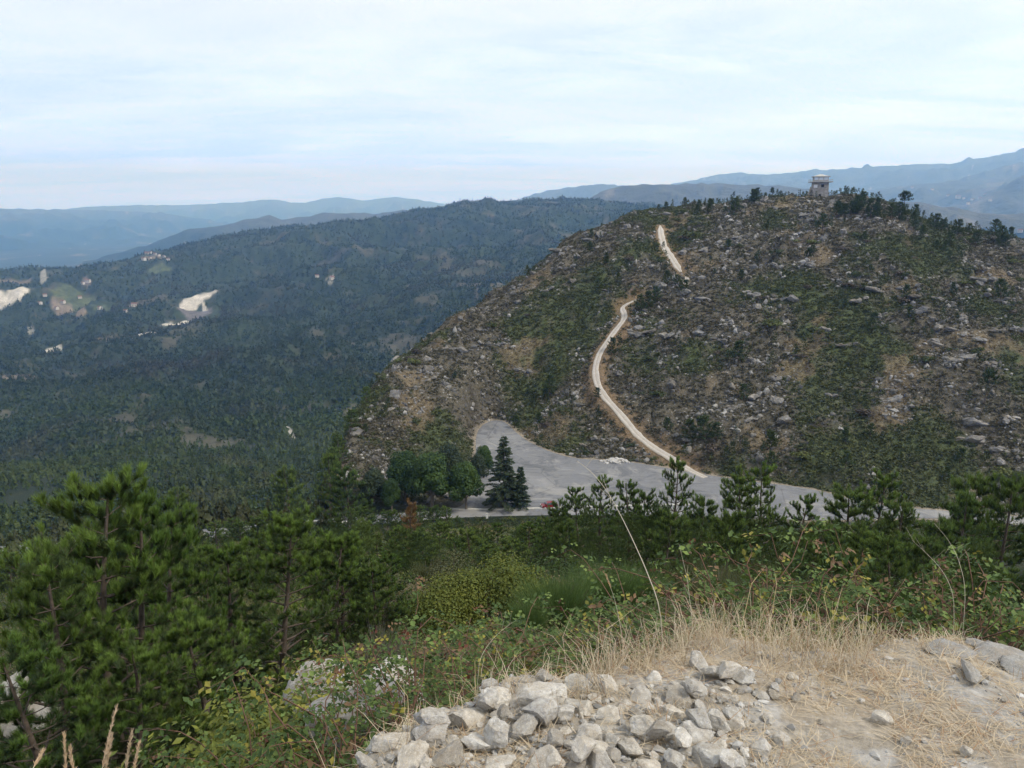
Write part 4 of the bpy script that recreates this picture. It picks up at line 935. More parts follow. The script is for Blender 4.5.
# ------------------------------------------------------------------ trees at the car park
def broad_proto(seed, h, R, n, size, ca, cb, lobes=14):
    rr = np.random.default_rng(seed); tr = Acc(); th = h * 0.22
    tube(tr, [(0, 0, -0.3), (0.1, 0, th), (0, 0.15, h * 0.55), (0.1, 0, h * 0.8)], [0.035 * h, 0.028 * h, 0.016 * h, 0.006 * h], 7)
    cen = []; 
    for i in range(lobes):
        a = i * 2.4; q = (i + 0.5) / lobes; z = th + (h - th) * (0.22 + 0.68 * q); rad = R * 0.62 * (1 - 0.75 * max(0, q - 0.45) ** 1.2) * rr.uniform(0.8, 1.1)
        c = np.array([cos(a) * rad * (1 - 0.6 * q), sin(a) * rad * (1 - 0.6 * q), z]); cen.append(c)
        tube(tr, [(0, 0, th * 0.9 + q * h * 0.35), c * [0.5, 0.5, 1] + [0, 0, -0.1 * h], c], [0.012 * h, 0.008 * h, 0.003 * h], 4)
    cen = np.array(cen); lr = rr.uniform(0.30, 0.48, lobes) * R; j = rr.integers(0, lobes, n); d = nrm(rr.normal(size=(n, 3))); q = rr.uniform(0.5, 1.1, (n, 1)) ** 0.5
    O = cen[j] + d * q * lr[j][:, None] * [1, 1, 0.8]; tone = rr.uniform(0, 1, lobes)[j][:, None] * 0.5 + rr.uniform(0, 1, (n, 1)) * 0.5
    C = np.array(ca) * (1 - tone) + np.array(cb) * tone
    V, Fc, CC = quads(O, d + [0, 0, 0.5] + rr.normal(size=(n, 3)) * 0.4, size * rr.uniform(0.6, 1.3, n), C, rr, 0.7)
    return (tr.mesh('trunk', [M_BARKG], True), mesh_np('crown', V, Fc, [M_LEAF], CC), h)
def fir_proto(seed, h, R, dens=1.0):
    rr = np.random.default_rng(seed); tr = Acc(); tube(tr, [(0, 0, -0.3), (0, 0, h * 0.5), (0.05, 0, h)], [0.02 * h, 0.012 * h, 0.003 * h], 7); O = []; D = []
    z = h * 0.09
    while z < h * 0.99:
        q = z / h; L0 = R * (1 - q) ** 0.85 + 0.25
        for k in range(rr.integers(5, 8)):
            a = rr.uniform(0, 2 * pi); L = L0 * rr.uniform(0.6, 1.12); s = np.linspace(0, 1, 5); el = 0.1 + 0.5 * q
            P = np.stack([np.cos(a) * s * L, np.sin(a) * s * L, z + s * L * (math.tan(el) * 0.5) - 0.22 * L * s**2], 1); tube(tr, P, 0.006 * h * (1 - q * 0.6) * (1 - s * 0.85), 4)
            m = int(L * 42 * dens) + 8; g = rr.uniform(0.12, 1, m) ** 0.8; wdt = (0.1 + 0.16 * L) * (1 - g * 0.75); off = rr.uniform(-1, 1, m) * wdt
            p = np.stack([np.interp(g, s, P[:, c]) for c in range(3)], 1); side = np.array([-sin(a), cos(a), 0]); p += side * off[:, None] + [0, 0, -1] * (np.abs(off) * 0.3)[:, None] + rr.normal(size=(m, 3)) * 0.05
            O.append(p); D.append(np.array([cos(a), sin(a), -0.15]) + side * np.sign(off)[:, None] * 0.8 + rr.normal(size=(m, 3)) * 0.25)
        z += h * 0.026 * rr.uniform(0.8, 1.2)
    O = np.vstack(O); D = np.vstack(D); n = len(O); t = rr.uniform(0, 1, (n, 1)); C = np.array([0.035, 0.058, 0.036]) * (1 - t) + np.array([0.085, 0.120, 0.070]) * t
    V, Fc, CC = blades(O, D, 0.55 * rr.uniform(0.6, 1.2, n), 0.2, C, rr, 0.1)
    return (tr.mesh('trunk', [M_BARK], True), mesh_np('crown', V, Fc, [M_NEEDLE], CC), h)
fir = fir_proto(500, 18, 5.6, 0.8); fir2 = fir_proto(501, 11, 2.6, 0.5)
broads = [broad_proto(510 + i, 12, 6, 11000, 0.28, (0.024, 0.052, 0.014), (0.060, 0.110, 0.026)) for i in range(3)]
broadd = broad_proto(515, 12, 6, 9000, 0.28, (0.022, 0.038, 0.026), (0.045, 0.068, 0.036))
def plant_at(proto, u, vtop, vbase, wide, lab, name, cat_='tree', w=1.0):
    d = ray(u, vbase); k = LOTZ / d[2] if vbase < 530 else 1; x, y = d[0] * k, d[1] * k; dt = ray(u, vtop); r = math.hypot(x, y)
    h = dt[2] * r - LOTZ; plant(proto, x, y, h, lab, cat_, None, name, None, wide, LOTZ)
plant_at(fir, 504, 435, 507, 1.0, 'tall conical dark cedar standing at the near edge of the car park', 'conifer_tree')
plant_at(fir2, 520.5, 466, 508, 1.0, 'thin young conifer close to the right of the tall cedar', 'conifer_tree')
for u, vt, vb, w, p, lab in [(432, 455, 508, 1.15, broads[0], 'round bright green leafy tree in the middle of the clump left of the cedar'), (466, 463, 510, 0.95, broads[1], 'leafy green tree just left of the tall cedar'), (405, 452, 500, 1.0, broads[2], 'broad green tree behind the round one, left of the car park'),
                         (374, 470, 508, 1.0, broadd, 'dark blue green round tree at the left end of the clump'), (450, 444, 490, 0.8, broadd, 'dark tree behind the clump near the car park edge'), (484, 446, 478, 0.8, broads[1], 'small leafy tree behind the cedar at the car park edge'), (478, 455, 488, 0.8, broadd, 'small dark tree between the clump and the cedar'), (392, 480, 512, 0.8, broads[0], 'small leafy tree below the dark blue green one'), (345, 485, 512, 0.9, broadd, 'dark leafy tree by the road, left of the clump')]:
    plant_at(p, u, vt, vb, w * 0.9, lab, 'leafy_tree')
# ------------------------------------------------------------------ the rocky hill: pines, shrubs, boulders
hp = []
for i in range(5): hp.append(pine_proto(600 + i, 5.5, 7, 0.5, 0.10, spread=0.30 + 0.05 * (i % 2), whorl=0.55, base=0.12 + 0.12 * (i % 3), sides=4, twigs=True, fresh=(0.060, 0.092, 0.032), old=(0.034, 0.052, 0.024), dense=0.75))
umb = pine_proto(620, 7, 7, 0.55, 0.12, spread=0.42, whorl=0.5, base=0.6, sides=4, fresh=(0.048, 0.075, 0.032), old=(0.03, 0.045, 0.024), dense=0.8)
hs = [bush_proto(630 + i, 1.2, 1.1, 320, 0.16, (0.035, 0.052, 0.022), (0.075, 0.095, 0.036)) for i in range(3)]
hsy = [bush_proto(640 + i, 1.2, 0.8, 300, 0.16, (0.07, 0.09, 0.03), (0.12, 0.14, 0.045)) for i in range(2)]
hsg = [bush_proto(645 + i, 1.2, 0.9, 260, 0.16, (0.055, 0.048, 0.042), (0.11, 0.095, 0.085)) for i in range(2)]
def hill_place(u, v, size, kind='p', lab=None, r0=195, group=None, w=1.0):
    h = hit(u, v, r0)
    if not h or h[1] > 600: return None
    if kind == 'p': return plant(random.choice(hp), h[0], h[1], size, lab, group=group, wide=w)
    if kind == 'u': return plant(umb, h[0], h[1], size, lab, group=group, wide=w)
    return shrub(random.choice(hs), h[0], h[1], size, lab, group, wide=w, name='shrub')
for u, v, s, k, w, lab in [(762, 199, 8, 'p', 1.5, 'dense dark pine on the skyline, left one beside the path to the tower'), (757, 200, 6.5, 'p', 1.3, 'small dark pine touching the dense one on the skyline'), (772, 199, 6, 'u', 1.0, 'slim pine with a tufted top right of the dense skyline pine'), (903, 214, 11, 'u', 1.3, 'tall umbrella shaped pine right of the tower, highest on that shoulder'), (915, 216, 6, 'p', 1.2, 'pine just right of the tall umbrella shaped one'), (944, 222, 7.5, 'u', 1.2, 'flat topped pine in the middle of the right shoulder of the hill'), (930, 218, 5, 'p', 1, 'small pine left of the flat topped one on the right shoulder'), (983, 231, 7, 'p', 1.1, 'pointed pine near the right end of the hill skyline'), (995, 234, 7, 'p', 1.5, 'rounded dark pine at the right end of the hill skyline'), (1010, 240, 6, 'p', 1.2, 'low pine where the hill skyline meets the right edge'),
                        (738, 364, 8.5, 'p', 1.5, 'dark round pine alone in the middle of the rocky slope'), (985, 404, 11.5, 'u', 1.1, 'dark round headed pine on a bare trunk at the right of the slope'), (550, 396, 8.5, 'p', 1.2, 'dark pine on the slope left of the gravel track bend'), (545, 402, 6, 'p', 1.1, 'smaller pine beside the dark one left of the gravel track'), (597, 398, 4, 'p', 1.3, 'small dark pine standing on the edge of the gravel track at its bend'), (515, 428, 5, 'p', 1.5, 'round dark pine at the top corner of the car park'), (612, 355, 7, 'p', 1, 'thin pine just right of the gravel track, halfway up'), (640, 312, 7, 'p', 1.3, 'pine where the lower track disappears behind the brow'), (648, 308, 7, 'p', 1.2, 'second pine hiding the track above the brow'), (656, 302, 6.5, 'p', 1.2, 'third pine hiding the track above the brow'), (685, 294, 6, 'p', 1.2, 'pine standing in front of the break in the upper track'),
                        (690, 440, 7, 'p', 1.5, 'left pine of the dark trio right of the track foot'), (703, 440, 8, 'p', 1.5, 'middle pine of the dark trio right of the track foot'), (716, 442, 6.5, 'p', 1.4, 'right pine of the dark trio beyond the road'), (668, 432, 5, 'p', 1.4, 'lone dark pine left of the dark trio'), (770, 455, 8, 'p', 1.3, 'pine on the lower slope above the bend of the road'), (770, 470, 6, 'p', 1.2, 'pine close above the road at the bend'), (840, 215, 6, 'p', 1.2, 'dark pine just below the tower'), (822, 232, 8, 'p', 1.3, 'dark pine down the slope in front of the tower'), (808, 268, 8, 'u', 1, 'bare stemmed pine on the upper slope below the tower'), (845, 470, 6, 'p', 1.3, 'dark pine above the road, right part of the lower slope'), (905, 300, 6, 'p', 1.2, 'round pine on the upper right slope'), (1000, 300, 8, 'p', 1.3, 'dark pine close to the right edge, high on the slope')]:
    hill_place(u, v, s, k, lab, w=w)
def hz(u, v):
    side = 'left flank' if u < 560 else ('slope beside the gravel track' if u < 690 else ('middle slope' if u < 830 else 'right slope'))
    lv = 'near the crest' if v < np.interp(u, [330, 450, 516, 582, 635, 700, 900, 1024], [440, 345, 305, 260, 235, 225, 235, 262]) else ('low down' if v > 400 else 'halfway up')
    return f'{side} of the rocky hill, {lv}'
SILU = ([322, 336, 383, 449, 516, 532, 582, 619, 641, 683, 737, 765, 832, 890, 931, 1014, 1040], [480, 402 + 25, 366, 323, 283, 263, 236, 220, 208, 203, 203, 197, 195, 212, 224, 240, 248])
npine = 0; pts = []
DENS = [(835, 905, 194, 222, 22, 8.0), (905, 1020, 212, 252, 15, 7.0), (640, 760, 196, 216, 13, 6.5), (540, 650, 222, 300, 6, 5), (700, 830, 225, 300, 5, 5), (830, 1000, 240, 330, 6, 5), (600, 690, 240, 330, 4, 5), (690, 1020, 330, 480, 7, 6), (350, 560, 300, 460, 4, 5), (560, 660, 430, 458, 3, 3.4)]
for (u0, u1, v0, v1, n, s) in DENS:
    m = 0
    for k in range(n * 6):
        if m >= n: break
        u = random.uniform(u0, u1); v = random.uniform(v0, v1)
        if v < np.interp(u, *SILU) + 2: continue
        h = hit(u, v, 195)
        if not h or h[1] > 600 or track_dist([h[0]], [h[1]])[0] < 3.5 or sdist(LOTS, [h[0]], [h[1]])[0] < 3: continue
        if abs(u - 822) < 14 and v < 200: continue
        if fbm([h[0]], [h[1]], 26, 2, 301)[0] < -0.12: continue
        size = s * random.uniform(0.55, 1.2); m += 1; npine += 1
        cr = 'tall' if size > 5.6 else ('small' if size < 3.6 else 'middling')
        plant(random.choice(hp), h[0], h[1], size, f'{cr} pine, {hz(u, v)}', group='scattered pines of the rocky hill', wide=random.uniform(0.9, 1.5))
def hill_pt(rlo=196, rhi=445):
    while True:
        a = random.uniform(az_of(330), az_of(1040)); r = math.sqrt(random.uniform(rlo**2, rhi**2)); x, y = r * sin(a), r * cos(a)
        return x, y, a, r
nb = 0
while nb < 290:
    x, y, a, r = hill_pt()
    if hill_mask(np.array([x]), np.array([y]), np.array([a]), np.array([r]))[0] < 0.9 or track_dist([x], [y])[0] < 3.6 or sdist(LOTS, [x], [y])[0] < 3.5: continue
    if fbm([x], [y], 45, 4, 81)[0] > 0.10 or fbm([x], [y], 18, 3, 303)[0] < -0.05: continue
    z = hgt(x, y); u, v = uv_of((x, y, z))
    if not (325 < u < 1030): continue
    s = random.choice([0.8, 1.0, 1.2, 1.5, 1.9, 2.4]); nb += 1
    o = obj('boulder', hill_rocks[nb % 8], None, (x, y, z + s * 0.12), (random.uniform(-.4, .4), random.uniform(-.4, .4), random.uniform(0, 6.28)), (s * random.uniform(1, 1.5), s, s * random.uniform(.8, 1.1)))
    tag(o, f"{'large' if s > 1.8 else 'small' if s < 1.1 else 'middling'} grey granite boulder, {hz(u, v)}", 'boulder', 'granite boulders of the rocky hill')
for (u, v, s, w) in [(560, 250, 3, 1.5), (585, 240, 2.6, 1.4), (600, 236, 2.4, 1.8), (570, 268, 2.6, 1.6), (548, 290, 2.6, 1.5), (700, 300, 3.4, 1.4), (757, 295, 3.4, 1.6), (785, 300, 3, 1.2), (778, 380, 4.6, .7), (760, 395, 3, 1.2), (640, 335, 3.6, 1.8), (655, 330, 3, 1.5), (672, 336, 3.4, 1.3), (860, 300, 3, 1.4), (880, 292, 3.2, 1.8), (905, 288, 3, 1.4), (920, 296, 3.6, 1.2), (880, 315, 2.6, 1.3), (915, 312, 3.2, 1.3), (940, 300, 2.8, 1.6), (950, 330, 3, 1.5), (975, 340, 3, 1.2), (935, 345, 3.4, 1.2), (960, 360, 3, 1.6), (990, 365, 3, 1.3), (1005, 330, 3, 1.6), (850, 345, 3, 1.3), (830, 330, 2.8, 1.4), (985, 280, 3, 1.6), (1000, 300, 2.6, 1.4), (800, 245, 2.4, 1.8), (730, 240, 2.6, 1.5), (745, 255, 2.4, 1.6), (690, 250, 2.6, 1.4), (660, 215, 2, 2), (985, 425, 2.8, 1.5), (1000, 450, 3, 1.3), (1012, 420, 3, 1.3), (960, 440, 2.6, 1.6), (890, 400, 2.6, 1.4), (480, 330, 2.4, 1.8), (500, 345, 2.6, 1.5), (455, 350, 2.4, 1.5), (430, 380, 2.4, 1.4), (520, 370, 2.6, 1.3), (600, 440, 2, 1.4), (588, 446, 2, 1.2), (750, 420, 2.6, 1.3), (735, 408, 2.6, 1.2)]:
    h = hit(u, v, 195)
    if not h or h[1] > 600 or track_dist([h[0]], [h[1]])[0] < 4: continue
    o = obj('rock_outcrop', outcrops[int(u + v) % 7], None, (h[0], h[1], h[2] + s * 0.05), (random.uniform(-.3, .3), random.uniform(-.3, .3), random.uniform(-.5, .5)), (s * w, s, s * 0.85))
    tag(o, f"{'broad' if w > 1.35 else 'upright'} grey outcrop, {hz(u, v)}", 'outcrop', 'big outcrops of the rocky hill')
ns = 0
while ns < 150:
    x, y, a, r = hill_pt()
    if hill_mask(np.array([x]), np.array([y]), np.array([a]), np.array([r]))[0] < 0.9 or track_dist([x], [y])[0] < 2.8 or sdist(LOTS, [x], [y])[0] < 2.2: continue
    if fbm([x], [y], 45, 4, 81)[0] < -0.12 and random.random() < 0.6: continue
    z = hgt(x, y); u, v = uv_of((x, y, z))
    if not (325 < u < 1030): continue
    ns += 1; k = random.random(); p, c_ = (random.choice(hs), 'dark green') if k < 0.6 else ((random.choice(hsy), 'yellow green') if k < 0.75 else (random.choice(hsg), 'grey brown'))
    sh = shrub(p, x, y, random.uniform(0.9, 2.2), f'{c_} shrub, {hz(u, v)}', 'low shrubs of the rocky hill', 'shrub', random.uniform(1.0, 1.6))
# uncountable rubble and heath of the hill
def hill_scatter(n, cond, seed, rhi=470):
    rr = np.random.default_rng(seed); a = rr.uniform(az_of(318), az_of(1060), n); r = np.sqrt(rr.uniform(194**2, rhi**2, n)); x, y = r * np.sin(a), r * np.cos(a)
    ok = (hill_mask(x, y, a, r) > 0.6) & cond(x, y, rr); x, y = x[ok], y[ok]; ok = (track_dist(x, y) > 2.4) & (sdist(LOTS, x, y) > 1.2); x, y = x[ok], y[ok]
    return x, y, height(x, y), rr
def template_stuff(name, tmpl, x, y, z, s, rr, mats, cols, flat=(0.8, 1.2), label=None, kind='stuff', sink=0.0, smooth=False):
    n = len(x); k = rr.integers(0, len(tmpl), n); Vs = []; Fs = []; Cs = []; off = 0
    for t, (V, Fc) in enumerate(tmpl):
        m = np.where(k == t)[0]
        if not len(m): continue
        th = rr.uniform(0, 2 * pi, len(m)); c, sn = np.cos(th), np.sin(th); sz = s[m][:, None]; fx = rr.uniform(*flat, (len(m), 1)); fz = rr.uniform(*flat, (len(m), 1))
        X = V[None, :, 0] * sz * fx; Y = V[None, :, 1] * sz; Z = V[None, :, 2] * sz * fz
        P = np.stack([X * c[:, None] - Y * sn[:, None] + x[m][:, None], X * sn[:, None] + Y * c[:, None] + y[m][:, None], Z + (z[m] - sink * s[m])[:, None]], -1)
        Vs.append(P.reshape(-1, 3)); nv = len(V); Fs.append((Fc[None] + (np.arange(len(m)) * nv)[:, None, None] + off).reshape(-1, Fc.shape[1])); off += len(m) * nv
        Cs.append(np.repeat(cols[m], nv, 0))
    return tag(obj(name, mesh_np(name, np.vstack(Vs), np.vstack(Fs), mats, np.vstack(Cs), smooth)), label, name.replace('_', ' ')[:16], kind=kind)
M_RUBB = NT('hill_rubble')
def _mr():
    n = M_RUBB; a = n.attr().outputs[0]; n.color(n.mix(1.0, a, n.ramp(n.noise(2.5, 6, 0.7), [(0.3, 0.65), (0.7, 1.35)]), 'MULTIPLY')).bump(n.noise(3, 5, 0.7), 0.15); return n.m
M_RUBB = _mr()
rt = [rock_arrays(700 + i, 1, 5, 0.3) for i in range(6)]
x, y, z, rr = hill_scatter(76000, lambda x, y, rr: (fbm(x, y, 45, 4, 81) < 0.14) & (fbm(x, y, 14, 4, 305) + 0.35 * ridged(x, y, 30, 2, 309) - 0.12 > rr.uniform(-0.02, 0.42, len(x))), 11)
s = 0.22 + 0.28 * rr.exponential(1.0, len(x)) ; s = np.minimum(s, 1.6)
g = 0.09 + 0.25 * rr.uniform(0, 1, (len(x), 1)) ** 1.8; cols = g * np.array([[1.0, 0.965, 0.91]])
template_stuff('rubble', rt, x, y, z, s, rr, [M_RUBB], cols, (0.7, 1.5), 'grey granite rubble strewn over the rocky hill', sink=-0.1)
def clump(seed, n, size=0.45):
    rr = np.random.default_rng(seed); d = nrm(rr.normal(size=(n, 3))); d[:, 2] = np.abs(d[:, 2]); O = d * rr.uniform(0.3, 1, (n, 1)) * [1, 1, 0.8]
    V, Fc, _ = quads(O, d + rr.normal(size=(n, 3)) * 0.5, size * rr.uniform(0.6, 1.2, n), np.zeros((n, 3)), rr, 0.7); return V, Fc
ct_ = [clump(720 + i, 16, 0.36) for i in range(5)]
x, y, z, rr = hill_scatter(125000, lambda x, y, rr: (fbm(x, y, 45, 4, 81) + 0.5 * fbm(x, y, 10, 3, 306)) > rr.uniform(-0.75, 0.2, len(x)), 12)
gr = fbm(x, y, 45, 4, 81); br = fbm(x, y, 22, 4, 82); t = rr.uniform(0, 1, len(x))[:, None]
green = np.array([0.054, 0.066, 0.030]) * (1 - t) + np.array([0.112, 0.122, 0.048]) * t; grey = np.array([0.072, 0.066, 0.046]) * (1 - t) + np.array([0.150, 0.132, 0.092]) * t; brn = np.array([0.12, 0.092, 0.058]) * (1 - t) + np.array([0.24, 0.185, 0.115]) * t
pg = (sstep(-0.15, 0.2, gr) + rr.uniform(-0.3, 0.3, len(x)) > 0.5)[:, None]; pb = (sstep(0.08, 0.4, br) + rr.uniform(-0.4, 0.3, len(x)) > 0.5)[:, None]
cols = np.where(pb, brn, np.where(pg, green, grey))
template_stuff('heath', ct_, x, y, z, rr.uniform(0.3, 1.15, len(x)) * np.where(pb[:, 0], 0.6, 1.0), rr, [M_LEAF], cols, (0.7, 1.3), 'low heather and scrub covering the rocky hill')
# the rest of the young pines between road and viewpoint, as one thicket
tp_ = []
for i in range(4):
    _t, _c = pine_arrays(680 + i, 4.5, 22, 0.18, 0.021, spread=[.28, .36, .32, .40][i], whorl=.32, base=.1, sides=3, dense=1.0); tp_.append((_c[0] / 4.6, _c[1]))
rr = np.random.default_rng(77); a_ = rr.uniform(az_of(-20), az_of(1050), 1500); r_ = 42 + 122 * rr.uniform(0, 1, 1500); x, y = r_ * np.sin(a_), r_ * np.cos(a_); z = height(x, y); u_, v_b = pix(x, y, z)
vt_ = np.interp(u_, SKY_U, SKY_V) + rr.uniform(0, 16, 1500) + 4; hm_ = np.array([z_of(p, q, w) for p, q, w in zip(a_, r_, vt_)]) - z; hh_ = np.minimum(rr.uniform(2.5, 6.0, 1500), hm_)
ok = (hh_ > 1.6) & (sdist(LOTS, x, y) > 3) & ~((r_ < 45) & (u_ < 600) & (u_ > 420)); idx = []
for i in np.where(ok)[0]:
    if len(idx) >= 300: break
    if all((x[i] - x[j]) ** 2 + (y[i] - y[j]) ** 2 > 5.5 for j in idx) and all((x[i] - p) ** 2 + (y[i] - q) ** 2 > 3.5 for p, q in spots): idx.append(i)
idx = np.array(idx); t = rr.uniform(0, 1, (len(idx), 1)); cols = np.array([0.048, 0.078, 0.028]) * (1 - t) + np.array([0.085, 0.125, 0.038]) * t
template_stuff('pine_thicket', tp_, x[idx], y[idx], z[idx], hh_[idx], rr, [M_NEEDLE], cols, (0.9, 1.1), 'dense thicket of young pines filling the slope behind the single pines')
# saplings too many to count
sp_ = []
for i in range(4):
    _t, _c = pine_arrays(660 + i, 4.0, 5, 0.5, 0.16, spread=0.3, whorl=0.7, base=0.1, sides=3, twigs=False, dense=0.7); sp_.append((_c[0] / 4.0, _c[1]))
x, y, z, rr = hill_scatter(4200, lambda x, y, rr: (fbm(x, y, 26, 3, 301) + 0.5 * sstep(380, 430, np.hypot(x, y)) * sstep(az_of(640), az_of(700), np.arctan2(x, y))) > rr.uniform(0.0, 0.7, len(x)), 13)
t = rr.uniform(0, 1, (len(x), 1)); cols = np.array([0.034, 0.052, 0.024]) * (1 - t) + np.array([0.062, 0.088, 0.034]) * t
template_stuff('pine_scrub', sp_, x, y, z, rr.uniform(1.6, 4.2, len(x)), rr, [M_NEEDLE], cols, (0.8, 1.25), 'young pine scrub dotted thinly over the rocky hill')
# ------------------------------------------------------------------ woods of the valley
def wood(name, n, r0, r1, h0, h1, seed, label, pw=1.0, nq=10, uo=(-60, 720), dens=0.0):
    rr = np.random.default_rng(seed); a = rr.uniform(az_of(uo[0]), az_of(uo[1]), n); r = r0 * (r1 / r0) ** rr.uniform(0, 1, n) ** pw; x, y = r * np.sin(a), r * np.cos(a)
    ok = hill_mask(x, y, a, r) < 0.1
    ok &= (fbm(x, y, 130, 5, 92) + 0.35 * fbm(x, y, 40, 4, 93)) < rr.uniform(0.05, 0.5, n)
    for (cu, cv, hu, hv, colr, st, ang) in BARE:
        p = BAREP.get((cu, cv))
        if p is None or st < 0.5: continue
        px_, py_, pr = p; du = ((x - px_) * py_ / pr - (y - py_) * px_ / pr) / (hu * pr / F); dv = ((x - px_) * px_ / pr + (y - py_) * py_ / pr) / (hv * pr / F * 4.2)
        ok &= np.hypot(du + ang * dv, dv) > 1.15
    ok &= sdist(LOTS, x, y) > 2.5
    x, y, r = x[ok], y[ok], r[ok]; z = height(x, y); ok = np.ones(len(x), bool); t = rr.uniform(0, 1, len(x))[:, None]
    pt = sstep(-0.1, 0.25, fbm(x, y, 110, 3, 95))[:, None]
    C = np.array([0.024, 0.036, 0.012]) * (1 - t) + np.array([0.046, 0.066, 0.019]) * t; C = C * (1 - pt * 0.35) + np.array([0.05, 0.055, 0.028]) * pt * 0.3
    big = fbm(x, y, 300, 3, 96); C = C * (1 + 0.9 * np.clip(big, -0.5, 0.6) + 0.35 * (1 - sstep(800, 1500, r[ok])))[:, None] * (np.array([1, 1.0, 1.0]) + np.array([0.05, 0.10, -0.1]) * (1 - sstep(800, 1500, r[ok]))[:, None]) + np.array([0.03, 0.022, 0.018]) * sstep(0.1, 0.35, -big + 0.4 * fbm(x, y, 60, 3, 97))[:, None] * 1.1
    tm = []
    for i in range(4):
        r2 = np.random.default_rng(seed + i); d = nrm(r2.normal(size=(nq, 3))); q = r2.uniform(0, 1, nq); ls = min(1.0, (10 / nq) ** .5 * 1.15); O = np.stack([d[:, 0] * (1 - q) * 0.4, d[:, 1] * (1 - q) * 0.4, 0.12 + q * 0.85], 1)
        V, Fc, _ = quads(O, d * [1, 1, 0.5] + [0, 0, 0.35], 0.34 * ls * (1 - q * 0.6), np.zeros((nq, 3)), r2, 0.8); tm.append((V, Fc))
    template_stuff(name, tm, x, y, z, h0 * 0.6 + (h1 * 1.2 - h0 * 0.6) * rr.uniform(0, 1, len(x)) ** 1.5, rr, [M_LEAF], C, (0.8, 1.2), label)
wood('roadside_wood', 3600, 178, 400, 3.0, 7.0, 34, 'dark wood falling away below the road at the left', 1.0, 60, (-60, 345))
wood('pine_forest', 36000, 385, 900, 3.0, 6.0, 31, 'green pine wood on the nearer flank of the valley', 1.3, 12)
wood('valley_forest', 84000, 850, 3800, 5, 9.5, 32, 'dark forest covering the long ridge across the valley', 0.8, 8)
# ------------------------------------------------------------------ the stone lookout on the summit
def bxv(x0, x1, y0, y1, z0, z1, tx=0.0, ty=0.0):
    V = [(x0, y0, z0), (x1, y0, z0), (x1, y1, z0), (x0, y1, z0), (x0 + tx, y0 + ty, z1), (x1 - tx, y0 + ty, z1), (x1 - tx, y1 - ty, z1), (x0 + tx, y1 - ty, z1)]
    return V, [(0, 3, 2, 1), (4, 5, 6, 7), (0, 1, 5, 4), (1, 2, 6, 5), (2, 3, 7, 6), (3, 0, 4, 7)]
def box_obj(name, parent, mat, *boxes):
    a = Acc()
    for b in boxes: a.add(*bxv(*b))
    return obj(name, a.mesh(name, [mat]), parent)
def mat_masonry():
    n = NT('masonry'); t = n.N.new('ShaderNodeTexBrick'); t.inputs['Scale'].default_value = 1.0; t.inputs['Brick Width'].default_value = 0.9; t.inputs['Row Height'].default_value = 0.42
    t.inputs['Mortar Size'].default_value = 0.03; t.inputs['Color1'].default_value = (0.44, 0.41, 0.36, 1); t.inputs['Color2'].default_value = (0.34, 0.31, 0.28, 1); t.inputs['Mortar'].default_value = (0.14, 0.13, 0.12, 1)
    mp = n.N.new('ShaderNodeMapping'); mp.inputs[2].default_value = (pi / 2, 0, 0); n.L.new(n.tc.outputs['Object'], mp.inputs[0]); n.L.new(mp.outputs[0], t.inputs['Vector'])
    return n.color(n.mix(1.0, t.outputs[0], n.ramp(n.noise(0.8, 5, 0.6), [(0.3, 0.7), (0.7, 1.25)]), 'MULTIPLY')).m
M_MAS = mat_masonry()
M_GLASS = NT('window_glass', 0.1).color((0.62, 0.68, 0.72)).m
M_DARK = simple('dark_opening', (0.03, 0.03, 0.035))
M_WHITE = simple('white_paint', (0.74, 0.73, 0.70), noise=2, amp=0.1)
